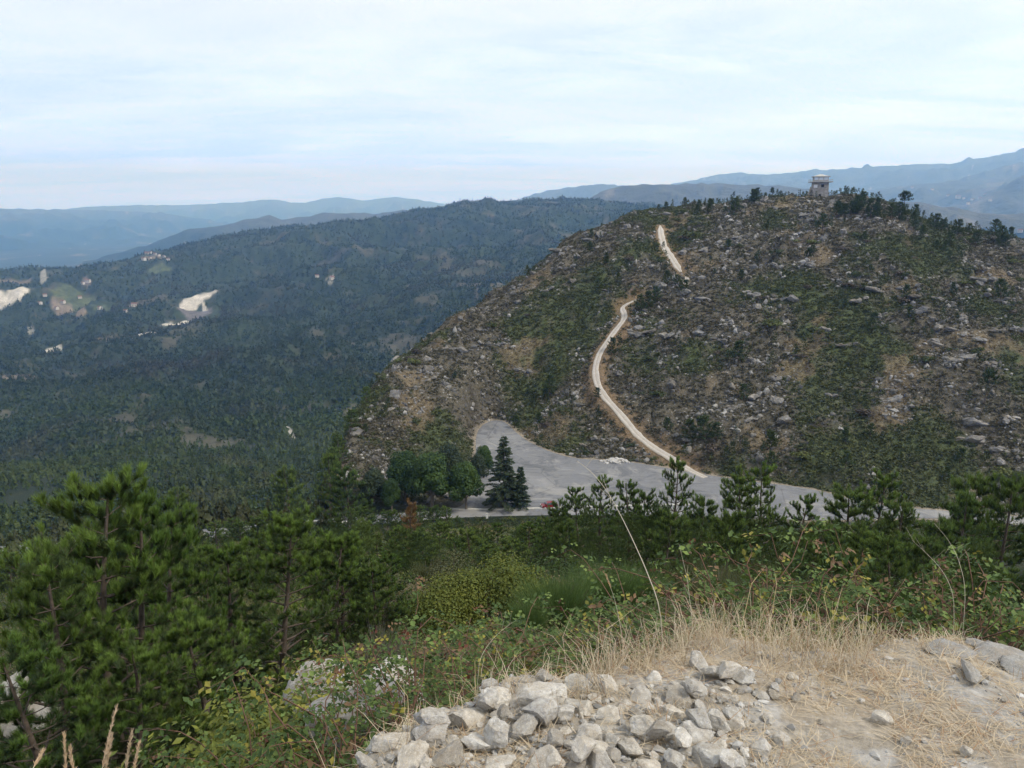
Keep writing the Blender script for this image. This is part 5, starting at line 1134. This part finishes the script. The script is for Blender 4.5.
def tower():
    d_ = ray(822, 200); h = (d_[0] * 427, d_[1] * 427)
    t = bpy.data.objects.new('lookout_tower', None); COL.objects.link(t); zb = min(hgt(h[0], h[1] + 4), z_of(az_of(822), 431, 195.5)) - 0.2; print('TOWER', hgt(h[0], h[1]+4), zb); t.location = (h[0], h[1] + 4, zb); t.rotation_euler = (0, 0, -0.28); t.scale = (1.0, 1.0, 0.88)
    tag(t, 'square stone lookout tower with a glazed room and flat roof on the summit', 'tower')
    box_obj('wall', t, M_MAS, (-4.0, 3.9, -3.8, 3.8, -1.5, 8.2, 0.25, 0.25))
    box_obj('buttress', t, M_MAS, (-6.2, -3.9, -3.0, 0.5, -1.5, 3.2, 0.9, 0.1), (-5.1, -3.85, -2.4, 0.2, 3.2, 5.8, 0.5, 0.1))
    box_obj('balcony', t, M_CONC, (-5.4, 5.4, -5.2, 5.2, 8.2, 8.6))
    r = Acc()
    for s in (-1, 1):
        r.add(*bxv(-5.3, 5.3, s * 5.1 - .05, s * 5.1 + .05, 9.5, 9.6)); r.add(*bxv(s * 5.25 - .05, s * 5.25 + .05, -5.0, 5.0, 9.5, 9.6))
        for k in np.linspace(-5.1, 5.1, 9): r.add(*bxv(k - .04, k + .04, s * 5.1 - .04, s * 5.1 + .04, 8.6, 9.5))
    obj('railing', r.mesh('railing', [M_CONC]), t)
    box_obj('parapet', t, M_MAS, (-3.5, 3.5, -3.5, 3.5, 8.6, 9.3))
    ps = Acc()
    for a in np.linspace(-3.3, 3.3, 4):
        for b in (-3.3, 3.3): ps.add(*bxv(a - .16, a + .16, b - .16, b + .16, 9.3, 11.0)); 
    for b in (-1.1, 1.1):
        for a in (-3.3, 3.3): ps.add(*bxv(a - .16, a + .16, b - .16, b + .16, 9.3, 11.0))
    obj('post', ps.mesh('post', [M_CONC]), t)
    for k in range(3):
        for s in (-1, 1):
            x0 = -3.3 + 2.2 * k + .18; w = box_obj('window', t, M_GLASS, (x0, x0 + 1.84, s * 3.3 - .02, s * 3.3 + .02, 9.3, 11.0))
    box_obj('roof', t, M_CONC, (-4.1, 4.1, -4.1, 4.1, 11.0, 11.5), (-3.6, 3.6, -3.6, 3.6, 11.5, 12.6, 3.0, 3.0))
    f = box_obj('window', t, M_DARK, (0.2, 1.5, -3.72, -3.5, 5.4, 7.1)); box_obj('lintel', f, M_CONC, (0.0, 1.7, -3.74, -3.5, 7.1, 7.35)); box_obj('sill', f, M_CONC, (0.0, 1.7, -3.86, -3.5, 5.15, 5.4))
    box_obj('notice_board', t, M_WHITE, (-3.2, -1.5, -3.72, -3.55, 5.2, 6.9))
    box_obj('door', t, M_DARK, (-0.6, 0.5, -3.98, -3.7, -0.5, 1.7))
    b = Acc(); rr = np.random.default_rng(5)
    for i in range(9):      # low dry stone wall on the left of the tower
        V, Fc = rock_arrays(820 + i, 2, 6, 0.2); b.add(V * [1.3, .7, .75] + [i * 1.7 - 19, -1 + rr.normal() * .2, 0.35 + rr.uniform(-.15, .2)], Fc)
    w = obj('dry_stone_wall', b.mesh('dry_stone_wall', [M_BOULD]), None, (h[0] + 1, h[1] + 6, hgt(h[0] - 11, h[1] + 4) - 0.1)); tag(w, 'low dry stone wall on the summit, left of the lookout tower', 'wall')
tower()

# ------------------------------------------------------------------ roadside parapets, post and car
def parapet(u0, u1, v, ht, lab, cap=0.9, z0=LOTZ):
    a = plane_pt(u0, v); b = plane_pt(u1, v); L = math.hypot(b[0] - a[0], b[1] - a[1]); ang = math.atan2(b[1] - a[1], b[0] - a[0])
    t = bpy.data.objects.new('parapet', None); COL.objects.link(t); t.location = (a[0], a[1] - 5.5, z0); t.rotation_euler = (0, 0, ang); tag(t, lab, 'wall', 'pale parapets along the road')
    box_obj('wall', t, M_CONC, (0, L, -.25, .25, -3.5, ht)); box_obj('coping', t, M_CONC, (-.15, L + .15, -cap / 2, cap / 2, ht, ht + .28))
parapet(183, 214, 532, 1.6, 'pale parapet glimpsed left of the pines, beyond the tallest near pine')
parapet(309, 329, 523, 2.6, 'higher block of pale parapet seen between two pines at the road edge')
parapet(331, 372, 517, 0.7, 'long low parapet leading to the leafy trees')
p = bpy.data.objects.new('marker_post', None); COL.objects.link(p); q = plane_pt(487, 518.5); p.location = (q[0], q[1], LOTZ + 0.05); tag(p, 'short white roadside post below the tall cedar', 'post')
box_obj('post', p, M_WHITE, (-.28, .28, -.15, .15, 0, 1.25, .03, .02)); box_obj('cap', p, M_CONC, (-.32, .32, -.2, .2, 1.25, 1.37, .05, .05))
def car(u, v, rz, lab):
    M_RED = simple('red_paint', (0.17, 0.014, 0.018), 0.3, spec=0.5); M_TY = simple('tyre_rubber', (0.02, 0.02, 0.02)); M_RIM = simple('wheel_metal', (0.5, 0.5, 0.5), 0.3); M_CG = simple('car_glass', (0.03, 0.04, 0.05), 0.08, spec=0.6)
    q = plane_pt(u, v); t = bpy.data.objects.new('parked_car', None); COL.objects.link(t); t.location = (q[0], q[1], LOTZ + 0.07); t.rotation_euler = (0, 0, rz); tag(t, lab, 'car')
    prof = [(-2.05, .32), (-2.1, .62), (-2.0, .86), (-1.2, .98), (-.55, 1.42), (.3, 1.5), (1.2, 1.42), (1.85, 1.0), (2.08, .85), (2.1, .45), (2.0, .3)]
    def loft(pr, w, z_in):
        V = []; n = len(pr)
        for s in (-1, 1):
            for x, z in pr: V.append((x, s * (w - max(0, z - .95) * z_in), z))
        Fc = [(i, (i + 1) % n, (i + 1) % n + n, i + n) for i in range(n)]; return V, Fc, n
    bm = bmesh.new(); V, Fc, n = loft(prof, .86, .36); vs_ = [bm.verts.new(v_) for v_ in V]
    for f in Fc: bm.faces.new([vs_[i] for i in f])
    bm.faces.new(vs_[:n][::-1]); bm.faces.new(vs_[n:]); bmesh.ops.recalc_face_normals(bm, faces=bm.faces); bmesh.ops.bevel(bm, geom=bm.edges[:], offset=.05, segments=2, affect='EDGES')
    me = bpy.data.meshes.new('body'); bm.to_mesh(me); bm.free(); me.materials.append(M_RED); body = obj('body', me, t)
    for s in (-1, 1):
        a = Acc(); y0 = s * .872
        a.add([(-.95, y0, 1.0), (1.35, y0, 1.0), (1.1, s * .72, 1.36), (.3, s * .70, 1.43), (-.48, s * .72, 1.36)], [(0, 1, 2, 3) if s < 0 else (3, 2, 1, 0), (0, 3, 4, 4) if s < 0 else (4, 4, 3, 0)])
        obj('side_window', a.mesh('side_window', [M_CG]), t)
    box_obj('windscreen', t, M_CG, (-1.12, -.62, -.68, .68, 1.08, 1.36, 0.0, .06)); box_obj('rear_window', t, M_CG, (1.36, 1.82, -.66, .66, 1.05, 1.32, .0, .06))
    for s in (-1, 1): box_obj('headlight', t, M_WHITE, (-2.14, -2.0, s * .62 - .17, s * .62 + .17, .66, .82)); box_obj('tail_light', t, M_RED, (2.02, 2.13, s * .68 - .12, s * .68 + .12, .72, .92))
    for x in (-1.3, 1.32):
        for s in (-1, 1):
            th = np.linspace(0, 2 * pi, 17)[:-1]; a = Acc()
            def disc(y0, y1, r):
                V = [(x + r * cos(k), y0, .31 + r * sin(k)) for k in th] + [(x + r * cos(k), y1, .31 + r * sin(k)) for k in th] + [(x, y0, .31), (x, y1, .31)]
                return V, [(i, (i + 1) % 16, (i + 1) % 16 + 16, i + 16) for i in range(16)] + [(i, (i + 1) % 16, 32, 32) for i in range(16)] + [((i + 1) % 16 + 16, i + 16, 33, 33) for i in range(16)]
            a.add(*disc(s * .9, s * .68, .31)); w = obj('wheel', a.mesh('wheel', [M_TY]), t); a = Acc(); a.add(*disc(s * .915, s * .8, .19)); obj('rim', a.mesh('rim', [M_RIM]), w)
car(549, 507.5, 0.25, 'small red car parked at the near side of the car park, half hidden by pines')
# pale gravel tipped at the edge of the car park
g = Acc(); gp = plane_pt(614, 462)
for i in range(46):
    V, Fc = rock_arrays(860 + i % 6, 1, 5, .2); a_ = RNG.uniform(0, 6.28); q_ = RNG.uniform(0, 1) ** .7; g.add(V * RNG.uniform(.3, .9) + [cos(a_) * q_ * 4.2, sin(a_) * q_ * 3.0, (1 - q_) * .5], Fc, (0.42, 0.405, 0.385))
tag(obj('gravel_heap', g.mesh('gravel_heap', [M_RUBB]), None, (gp[0], gp[1], LOTZ + 0.1)), 'pale heap of tipped gravel on the far edge of the car park', 'gravel heap')

# ------------------------------------------------------------------ houses in the valley
M_TILE = simple('roof_tiles', (0.17, 0.095, 0.07), noise=0.4, amp=0.25); M_WALL = simple('house_render', (0.50, 0.47, 0.43)); M_WIN = simple('house_window', (0.05, 0.05, 0.06))
def house_proto():
    w = Acc(); w.add(*bxv(-5, 5, -4, 4, -1.5, 5)); w.add([(-5, -4, 5), (-5, 4, 5), (-5, 0, 7), (5, -4, 5), (5, 4, 5), (5, 0, 7)], [(0, 2, 1, 1), (3, 4, 5, 5)])
    r = Acc(); r.add([(-5.5, -4.6, 4.8), (5.5, -4.6, 4.8), (5.5, 0, 7.3), (-5.5, 0, 7.3), (-5.5, 4.6, 4.8), (5.5, 4.6, 4.8)], [(0, 1, 2, 3), (3, 2, 5, 4)])
    n = Acc()
    for x in (-3, 0, 3):
        for z in (1, 3.3): n.add(*bxv(x - .5, x + .5, -4.05, -3.9, z, z + 1.2))
    return w.mesh('wall', [M_WALL]), r.mesh('roof', [M_TILE]), n.mesh('window', [M_WIN])
hw, hr, hn = house_proto()
def house(u, v, s, lab, grp=None, r0=330, name='house'):
    h = hit(u, v, r0)
    if not h: return
    t = bpy.data.objects.new(name, None); COL.objects.link(t); t.location = (h[0], h[1], hgt(h[0], h[1])); t.rotation_euler = (0, 0, random.uniform(-.8, .8)); t.scale = (s, s, s); tag(t, lab, 'house', grp)
    obj('wall', hw, t); obj('roof', hr, t); obj('window', hn, t)
for i, (u, v, s) in enumerate([(147, 254.5, 1.4), (151, 253.5, 1.2), (155, 255, 1.1), (159, 256, 1.0), (164, 257.5, 1.1), (144, 260, 1.3), (150, 259, 1.0), (168, 260, 1.0), (88, 282, 1.3), (83, 284, 1.0), (134, 306, 1.3), (100, 309, 1.2), (63, 303, 1.2), (57, 309, 1.1), (80, 298, 1.0), (126, 312, 1.0), (332, 279, 1.2), (317, 277, 1.0), (45, 296, 1.0), (40, 304, 1.1)]):
    wh = 'in the village on the brow of the long ridge' if i < 8 else ('at the edge of the fields, above the forest' if i < 16 or i > 17 else 'alone in the forest of the long ridge')
    house(u, v, s, f"{'white' if i % 2 else 'cream'} {'big' if s > 1.15 else 'small'} tile roofed house {wh}", 'houses of the ridge village')
for i, (u, v, s) in enumerate([(958, 198, 4.0), (964, 199, 2.5), (972, 200, 2.5), (980, 199, 3), (948, 196, 2.2), (912, 188, 3), (932, 190, 2.6), (985, 195, 2.2), (968, 204, 2.4), (990, 201, 2.2), (1020, 232, 1.8)]):
    house(u, v, s, 'biggest pale building of the far village at the right' if i == 0 else ('pale shed low in the blue valley at the right edge' if i == 10 else 'tiny pale building in the far blue village at the right'), 'houses of the far village', 2000)

# ------------------------------------------------------------------ undergrowth, brambles, grass
def cover(name, n, r0, r1, size, leaves, seed, label, hh=(0.15, 0.5), uo=(-60, 1100), cond=None):
    rr = np.random.default_rng(seed); a = rr.uniform(az_of(uo[0]), az_of(uo[1]), n); r = np.sqrt(rr.uniform(r0**2, r1**2, n)); x, y = r * np.sin(a), r * np.cos(a)
    z = height(x, y); ok = (sdist(LOTS, x, y) > 1.2) & (z < -2.35)
    if cond is not None: ok &= cond(x, y, z, r, rr)
    x, y, z, r = x[ok], y[ok], z[ok], r[ok]; m = len(x); b = fbm(x, y, 5, 3, 401); t = rr.uniform(0, 1, (m, 1))
    C = np.array([0.036, 0.056, 0.020]) * (1 - t) + np.array([0.080, 0.098, 0.034]) * t
    ol = np.array([0.085, 0.075, 0.045]) * (1 - t) + np.array([0.19, 0.155, 0.09]) * t
    yl = np.array([0.075, 0.105, 0.022]) * (1 - t) + np.array([0.15, 0.17, 0.035]) * t
    C = np.where((b + rr.normal(size=m) * .12 > 0.16)[:, None], ol, C); C = np.where((fbm(x, y, 4, 3, 402) + rr.normal(size=m) * .1 > 0.22)[:, None], yl, C)
    T_ = []
    for i in range(5):
        r2 = np.random.default_rng(seed * 7 + i); d = nrm(r2.normal(size=(leaves, 3))); d[:, 2] = np.abs(d[:, 2]); O = d * r2.uniform(.25, 1, (leaves, 1)); V, Fc, _ = quads(O, d + [0, 0, .5] + r2.normal(size=(leaves, 3)) * .5, size * r2.uniform(.6, 1.3, leaves), np.zeros((leaves, 3)), r2, .6); T_.append((V, Fc))
    template_stuff(name, T_, x, y, z, rr.uniform(*hh, m), rr, [M_LEAF], C, (.8, 1.3), label)
cover('undergrowth', 26000, 55, 178, 0.22, 16, 51, 'low tangled undergrowth covering the lower slope between the pines', (0.3, 0.85))
cover('undergrowth', 11000, 15, 56, 0.10, 44, 53, 'tangled undergrowth covering the upper slope between the pines', (0.25, 0.7))
cover('road_bank_scrub', 9000, 158, 184, 0.22, 18, 54, 'low scrub on the bank just below the road', (0.35, 1.0))
cover('low_scrub', 9000, 3.3, 17, 0.17, 22, 52, 'low leafy scrub on the steep bank below the ledge', (0.10, 0.28))
def straw_blades(x, y, z, L, Wd, up, cols, rr, name, label, bend=0.25):
    m = len(x); th = rr.uniform(0, 2 * pi, m); el = up; D = np.stack([np.cos(th) * np.cos(el), np.sin(th) * np.cos(el), np.sin(el)], 1); s = np.stack([-np.sin(th), np.cos(th), np.zeros(m)], 1)
    O = np.stack([x, y, z], 1); L = L[:, None]; w = Wd[:, None] / 2; mid = O + D * L * .55; tip = mid + (D * [1, 1, 0.2] + rr.normal(size=(m, 3)) * bend * [1, 1, .5]) * L * .45
    V = np.stack([O - s * w, O + s * w, mid + s * w * .8, mid - s * w * .8, tip, tip], 1); V = V[:, [0, 1, 2, 3, 4]].reshape(-1, 3)
    b = (np.arange(m) * 5)[:, None]; Fc = np.concatenate([b + [0, 1, 2, 3], b + [3, 2, 4, 4]], 1).reshape(-1, 4)
    Fc4 = (b + [0, 1, 2, 3]).reshape(-1, 4); Ft = (b + [3, 2, 4]).reshape(-1, 3)
    tri = np.vstack([Fc4[:, [0, 1, 2]], Fc4[:, [0, 2, 3]], Ft]); return tag(obj(name, mesh_np(name, V, tri, [M_DRY], np.repeat(cols, 5, 0))), label, name.replace('_', ' '), kind='stuff')
def ledge_pts(n, seed, rmax=5.4, uo=(250, 1120), r0=1.3):
    rr = np.random.default_rng(seed); a = rr.uniform(az_of(uo[0]), az_of(uo[1]), n); r = np.sqrt(rr.uniform(r0**2, rmax**2, n)); x, y = r * np.sin(a), r * np.cos(a); z = height(x, y); return x, y, z, r, a, rr
_RU = [250, 300, 345, 400, 450, 516, 635, 737, 832, 931, 1014, 1150]; _RR = [2.0, 2.2, 2.35, 2.5, 2.65, 2.85, 3.05, 3.55, 3.65, 4.0, 4.2, 4.2]
def rim_at(a): return np.interp(a, [az_of(u) for u in _RU], _RR)
def straw_col(m, rr):
    t = rr.uniform(0, 1, (m, 1)); k = rr.uniform(0, 1, (m, 1)); C = np.array([0.42, 0.345, 0.25]) * (1 - t) + np.array([0.66, 0.58, 0.46]) * t; return np.where(k < .15, np.array([0.36, 0.23, 0.14]), C)
x, y, z, r, a, rr = ledge_pts(80000, 61)
pile = np.array([(p[0], p[1]) for p in placed if p[2] > 0.05])
u_, v2 = pix(x, y, z); onp = v2 > np.interp(u_, _pu, _pv)
inpile = onp & (u_ < 755)
ok = (z > -2.25) & (fbm(x, y, 0.35, 3, 411) > rr.uniform(-0.3, 0.5, len(x))) & (~inpile | (rr.uniform(0, 1, len(x)) < 0.85)); x, y, z = x[ok], y[ok], z[ok]
straw_blades(x, y, z + .004, rr.uniform(.04, .15, len(x)), rr.uniform(.0014, .003, len(x)), rr.uniform(0.0, 0.28, len(x)), straw_col(len(x), rr), rr, 'straw', 'flattened dry straw lying over the trodden ledge')
# gravel and stone chips between the stones and over the bare ground
ch = [rock_arrays(770 + i, 1, 6, .2) for i in range(5)]
x, y, z, r, a, rr = ledge_pts(16000, 66, 4.9)
u_, v2 = pix(x, y, z); inp = (v2 > np.interp(u_, _pu, _pv)) & (u_ < 770)
ok = (z > -2.2) & (inp & (rr.uniform(0, 1, len(x)) < .55) | (fbm(x, y, .5, 3, 415) > rr.uniform(-.1, .6, len(x)))); x, y, z = x[ok], y[ok], z[ok]
g_ = rr.uniform(.2, .5, (len(x), 1)); s_ = .003 + .010 * rr.exponential(.6, len(x)); s_ = np.minimum(s_, .024)
_n = NT('stone_chips'); _n.color(_n.attr().outputs[0]); M_CHIP = _n.m
template_stuff('stone_chips', ch, x, y, z, s_, rr, [M_CHIP], g_ * np.array([[1, .97, .91]]), (.7, 1.4), 'stone chips and gravel strewn over the ledge', sink=-.2)
# standing dry grass: on the rim and in tufts
x, y, z, r, a, rr = ledge_pts(110000, 62, 6.0, (300, 1130), 1.5)
q_ = rim_at(a) - r; rim = (1 - sstep(.12, .75, q_)) * sstep(-1.0, -.25, q_) * (1 - 0.7 * sstep(az_of(900), az_of(950), a)); u9, v9 = pix(x, y, z)
tuft = sstep(.12, .3, fbm(x, y, .3, 2, 412)); inr = (q_ > 0)
dens = rim * (.15 + .85 * sstep(az_of(560), az_of(640), a)) * (.5 + .8 * tuft) + .24 * tuft * inr * sstep(az_of(660), az_of(740), a) + .25 * sstep(.15, .3, fbm(x, y, .2, 2, 418)) * inr * (u9 < 760)
ok = (fbm(x, y, 0.4, 3, 413) + dens * .9 > rr.uniform(0.25, 1.0, len(x))) & (dens > .02); x, y, z, rim = x[ok], y[ok], z[ok], rim[ok]
straw_blades(x, y, z - .01, rr.uniform(.03, .09, len(x)) + rim * rr.uniform(0, 1, len(x)) ** 1.7 * .38, rr.uniform(.0014, .003, len(x)), rr.uniform(0.5, 1.45, len(x)), straw_col(len(x), rr), rr, 'dry_grass', 'tawny dry grass standing along the rim of the ledge', .35)
x, y, z, r, a, rr = ledge_pts(16000, 63, 8.5, (120, 900), 3.0)      # wispy grass on the bank
ok = (z < -2.1) & (fbm(x, y, .8, 3, 414) > .05); x, y, z = x[ok], y[ok], z[ok]; t = rr.uniform(0, 1, (len(x), 1))
straw_blades(x, y, z, rr.uniform(.2, .6, len(x)), rr.uniform(.003, .005, len(x)), rr.uniform(.8, 1.5, len(x)), np.where(t < .5, np.array([0.13, .16, .05]), np.array([.42, .34, .2])), rr, 'bank_grass', 'wispy half green grass on the bank below the ledge', .3)

def bramble_proto(seed, pal, canes=20, Lc=1.25, leaf=0.0165, H=0.7):
    rr = np.random.default_rng(seed); st = Acc(); O = []; N = []; S = []; C = []
    for i in range(canes):
        az = rr.uniform(0, 2 * pi); L = Lc * rr.uniform(.5, 1.15); s = np.linspace(0, 1, 9); rise = H * rr.uniform(.6, 1.35)
        P = np.stack([np.cos(az) * L * s * .75, np.sin(az) * L * s * .75, rise * (2.1 * s - 1.5 * s**2) * 1.15], 1) + np.cumsum(rr.normal(size=(9, 3)) * .03, 0); P[0] = (rr.normal() * .06, rr.normal() * .06, -.05)
        cc = np.array([.14, .07, .05]) if rr.uniform() < .6 else np.array([.12, .13, .05]); tube(st, P, .0045 * (1.15 - s), 4)
        for g in np.arange(.10, 1, .030 / L * 1.35):
            pt = np.array([np.interp(g, s, P[:, c]) for c in range(3)]); pc = pal[rr.choice(len(pal), p=[.58, .27] + [.15 / (len(pal) - 2)] * (len(pal) - 2))]
            out = nrm(rr.normal(size=3) * [1, 1, .5]); q = pt + out * rr.uniform(.03, .07); nn = nrm(rr.normal(size=3) * .45 + [0, 0, 1]); sd = nrm(np.cross(nn, out)); lf = leaf * rr.uniform(.6, 1.25)
            for dx, dy in ((1.4, 0), (0, 1.2), (0, -1.2)): O.append(q + out * dx * lf + sd * dy * lf); N.append(nn + rr.normal(size=3) * .2); S.append(lf); C.append(np.array(pc) * rr.uniform(.75, 1.25))
    V, Fc, CC = quads(np.array(O), np.array(N), np.array(S), np.array(C), rr, .72)
    return (st.mesh('stem', [M_CANE], True), mesh_np('foliage', V, Fc, [M_LEAF], CC), H)
M_CANE = simple('bramble_cane', (0.15, 0.085, 0.06))
Gn, Gl, Yl, Rd, Br = (0.062, 0.105, 0.030), (0.125, 0.185, 0.052), (0.27, 0.25, 0.055), (0.12, 0.048, 0.032), (0.17, 0.11, 0.065)
bg = [bramble_proto(900 + i, [Gn, Gl, Yl, Br]) for i in range(3)]; by = [bramble_proto(910 + i, [Gn, Gl, Yl, Rd, Yl]) for i in range(2)]; bb = [bramble_proto(920 + i, [Gn, Br, Yl, Gl, Rd]) for i in range(2)]
def bramble(p, u, v, r, h, lab, w=1.0, grp='bramble thickets round the ledge'):
    if u > 790: r += 0.2 + 0.0025 * (u - 790)
    d = ray(u, v - (20 if u > 760 else (-14 if u > 400 else 12))); x, y = d[0] * r, d[1] * r; h = float(np.clip(d[2] * r - hgt(x, y), .2, 1.1)); w = w * min(1.6, 0.85 / h) ** .6; shrub(p, x, y, h, lab, grp, 'bramble_bush', w, 'bramble')
BR = [(by, 430, 660, 5.6, .9, 'yellow and green bramble in the middle of the thicket left of the rubble heap'), (by, 460, 640, 6.4, 1.0, 'red stemmed bramble at the top of the thicket, below the clearing'), (bb, 418, 650, 6.2, .9, 'reddish bramble over the grey outcrop'), (by, 500, 650, 5.4, .8, 'yellowing bramble just above the rubble crest'), (bg, 540, 655, 4.9, .7, 'green bramble behind the rubble heap, at its middle'), (bb, 520, 642, 6.8, 1.0, 'brownish bramble under the small feathery broom'), (by, 415, 690, 4.7, .7, 'yellow bramble hanging at the upper left of the rubble heap'),
      (bg, 385, 715, 4.2, .6, 'green bramble at the left foot of the rubble heap'), (bg, 340, 740, 4.0, .7, 'green bramble left of the tip of the rubble heap'), (bg, 300, 745, 4.2, .8, 'pale leaved bramble at the bottom, left of the rubble heap'), (bg, 260, 730, 4.4, .9, 'sprawling bramble with pale sprays at the bottom left'), (bg, 215, 740, 4.6, .9, 'bramble under the yellow green heath bush'), (bg, 318, 728, 5.0, .8, 'bramble in front of the grey banded outcrop'), (by, 372, 722, 4.7, .7, 'bramble with yellow leaves between outcrop and rubble'), (bg, 170, 750, 4.3, .8, 'bramble beside the dry grass spikes'), (bb, 270, 690, 6.5, 1.0, 'dark bramble below the open branched pine'),
      (bg, 590, 645, 5.8, 1.0, 'bramble right of the clearing, under the big broom'), (by, 610, 625, 5.0, 1.2, 'tall bramble with long sprays left of the dry stalks'), (bg, 700, 622, 4.9, .9, 'leafy bramble right of the tall dry stalk'), (bg, 740, 600, 4.8, 1.0, 'leafy bramble under the grey green broom'), (bg, 780, 575, 4.9, 1.25, 'tall leafy bramble spray standing up against the dark broom'), (bg, 800, 600, 4.7, 1.0, 'leafy bramble just right of the tall spray'), (bg, 830, 605, 4.9, .9, 'green bramble behind the dry grass rim'), (bg, 870, 605, 5.0, .9, 'bramble with small bright leaves, middle of the right thicket'), (bb, 850, 585, 6.0, 1.2, 'brown tinged bramble behind the right thicket'), (bg, 910, 600, 4.9, .9, 'bramble with a white flecked top in the right thicket'), (bg, 950, 605, 4.8, .9, 'bright green bramble behind the long pale slab'), (bb, 930, 580, 6.2, 1.2, 'russet bramble at the back of the right thicket'),
      (bg, 990, 605, 4.8, .9, 'bright bramble near the right edge of the picture'), (by, 1015, 620, 4.6, .8, 'yellowing bramble at the right edge'), (bb, 1000, 580, 6.0, 1.2, 'russet bramble at the right edge, above the bright one'), (bg, 660, 620, 5.0, .8, 'bramble at the foot of the tall dry stalk'), (by, 655, 640, 4.3, .5, 'orange leaved bramble among the dry grass'), (by, 560, 640, 5.2, .8, 'speckled bramble above the middle of the rubble heap'), (bg, 640, 630, 5.8, 1.0, 'dull bramble behind the dry grass'), (bg, 1040, 600, 5.2, 1.0, 'bramble half cut by the right edge'), (bb, 760, 590, 6.2, 1.1, 'dark bramble behind the tall leafy spray'), (bg, 480, 675, 4.4, .5, 'small bramble touching the rubble crest')]
for i, (p, u, v, r, h, lab) in enumerate(BR): bramble(p[i % len(p)], u, v, r, h, lab, 1.0)
# tall dry stalks
M_STALK = simple('pale_stalk', (0.50, 0.44, 0.34))
def stalk(pts, r0, r1, rad, lab, head=None, grp='tall dry stalks on the rim'):
    P = [];
    for i, (u, v) in enumerate(pts):
        r = r0 + (r1 - r0) * i / (len(pts) - 1); d = ray(u, v); P.append(np.array([d[0] * r, d[1] * r, d[2] * r]))
    g = hgt(P[0][0], P[0][1])
    if P[0][2] > g: k_ = min(1.2, (P[0][2] - g + .02) / max(.02, P[1][2] - P[0][2])); P = [np.array([*(P[0] + (P[0] - P[1]) * k_ * .6)[:2], g - .02])] + P
    P = np.array(P); base = P[0].copy(); n = 24; s = np.linspace(0, 1, len(P)); q = np.linspace(0, 1, n); Q = np.stack([pchip(s, P[:, c], q) for c in range(3)], 1) - base
    a = Acc(); tube(a, Q, rad * (1.1 - .8 * q), 5, (0.5, .44, .34)); o = obj('dry_stalk', a.mesh('dry_stalk', [M_STALK], True), None, tuple(base)); tag(o, lab, 'stalk', grp)
    rr = np.random.default_rng(int(pts[0][0])); 
    if head:
        m = 240; k = rr.uniform(1 - head, 1, m); O = np.stack([np.interp(k, q, Q[:, c]) for c in range(3)], 1); D = nrm(Q[-1] - Q[-4])[None] + rr.normal(size=(m, 3)) * .28
        V, Fc, CC = blades(O, D, .015, .0026, np.tile([.56, .43, .29], (m, 1)) * rr.uniform(.7, 1.2, (m, 1)), rr); obj('seed_head', mesh_np('seed_head', V, Fc, [M_DRY], CC), o)
    else:
        for k in rr.uniform(.45, .97, 5):
            b = Acc()
            c0 = np.array([np.interp(k, q, Q[:, c]) for c in range(3)]); dd = nrm(rr.normal(size=3) * .8 + [0, 0, .8]) * rr.uniform(.04, .11); tube(b, [c0, c0 + dd * .6, c0 + dd], rad * .35, 3)
            obj('twig', b.mesh('twig', [M_STALK], True), o)
stalk([(660, 612), (648, 575), (635, 545), (622, 518), (606, 490), (590, 471), (577, 461)], 3.7, 4.0, .0030, 'longest pale dry stalk, arching up to the left over the pines')
for pts, lab, hd in [([(692, 622), (688, 585), (679, 544)], 'straight thin dry stalk right of the longest one', None), ([(953, 596), (940, 568), (927, 554), (912, 540)], 'dry stalk leaning left beside the round topped pine', None),
                     ([(965, 592), (959, 562), (948, 540), (934, 523)], 'dry stalk rising highest at the right of the thicket', None), ([(480, 660), (492, 640), (512, 622)], 'grey twig leaning right over the left thicket', None), ([(622, 640), (616, 605), (606, 575)], 'feathery grass stem left of the longest stalk', .15)]:
    stalk(pts, 3.7 + max(0, pts[0][0] - 800) * .006, 3.9 + max(0, pts[0][0] - 800) * .006, .0015, lab, hd)
for i, (pts, lab) in enumerate([([(30, 775), (35, 765), (42, 752)], 'leftmost tan grass spike at the bottom left'), ([(66, 800), (66, 770), (64, 735)], 'tan grass spike second from the left'), ([(78, 800), (74, 775), (70, 748)], 'short tan spike between two taller ones'), ([(98, 800), (104, 760), (116, 708)], 'tallest tan grass spike at the bottom left'), ([(104, 800), (106, 768), (112, 736)], 'tan spike close under the tallest one'), ([(122, 800), (126, 765), (132, 732)], 'tan grass spike right of the tallest one'), ([(130, 800), (134, 770), (139, 744)], 'rightmost tan grass spike at the bottom left')]):
    stalk(pts, 2.2, 2.25, .0014, lab, .4, 'tan grass spikes at the bottom left')
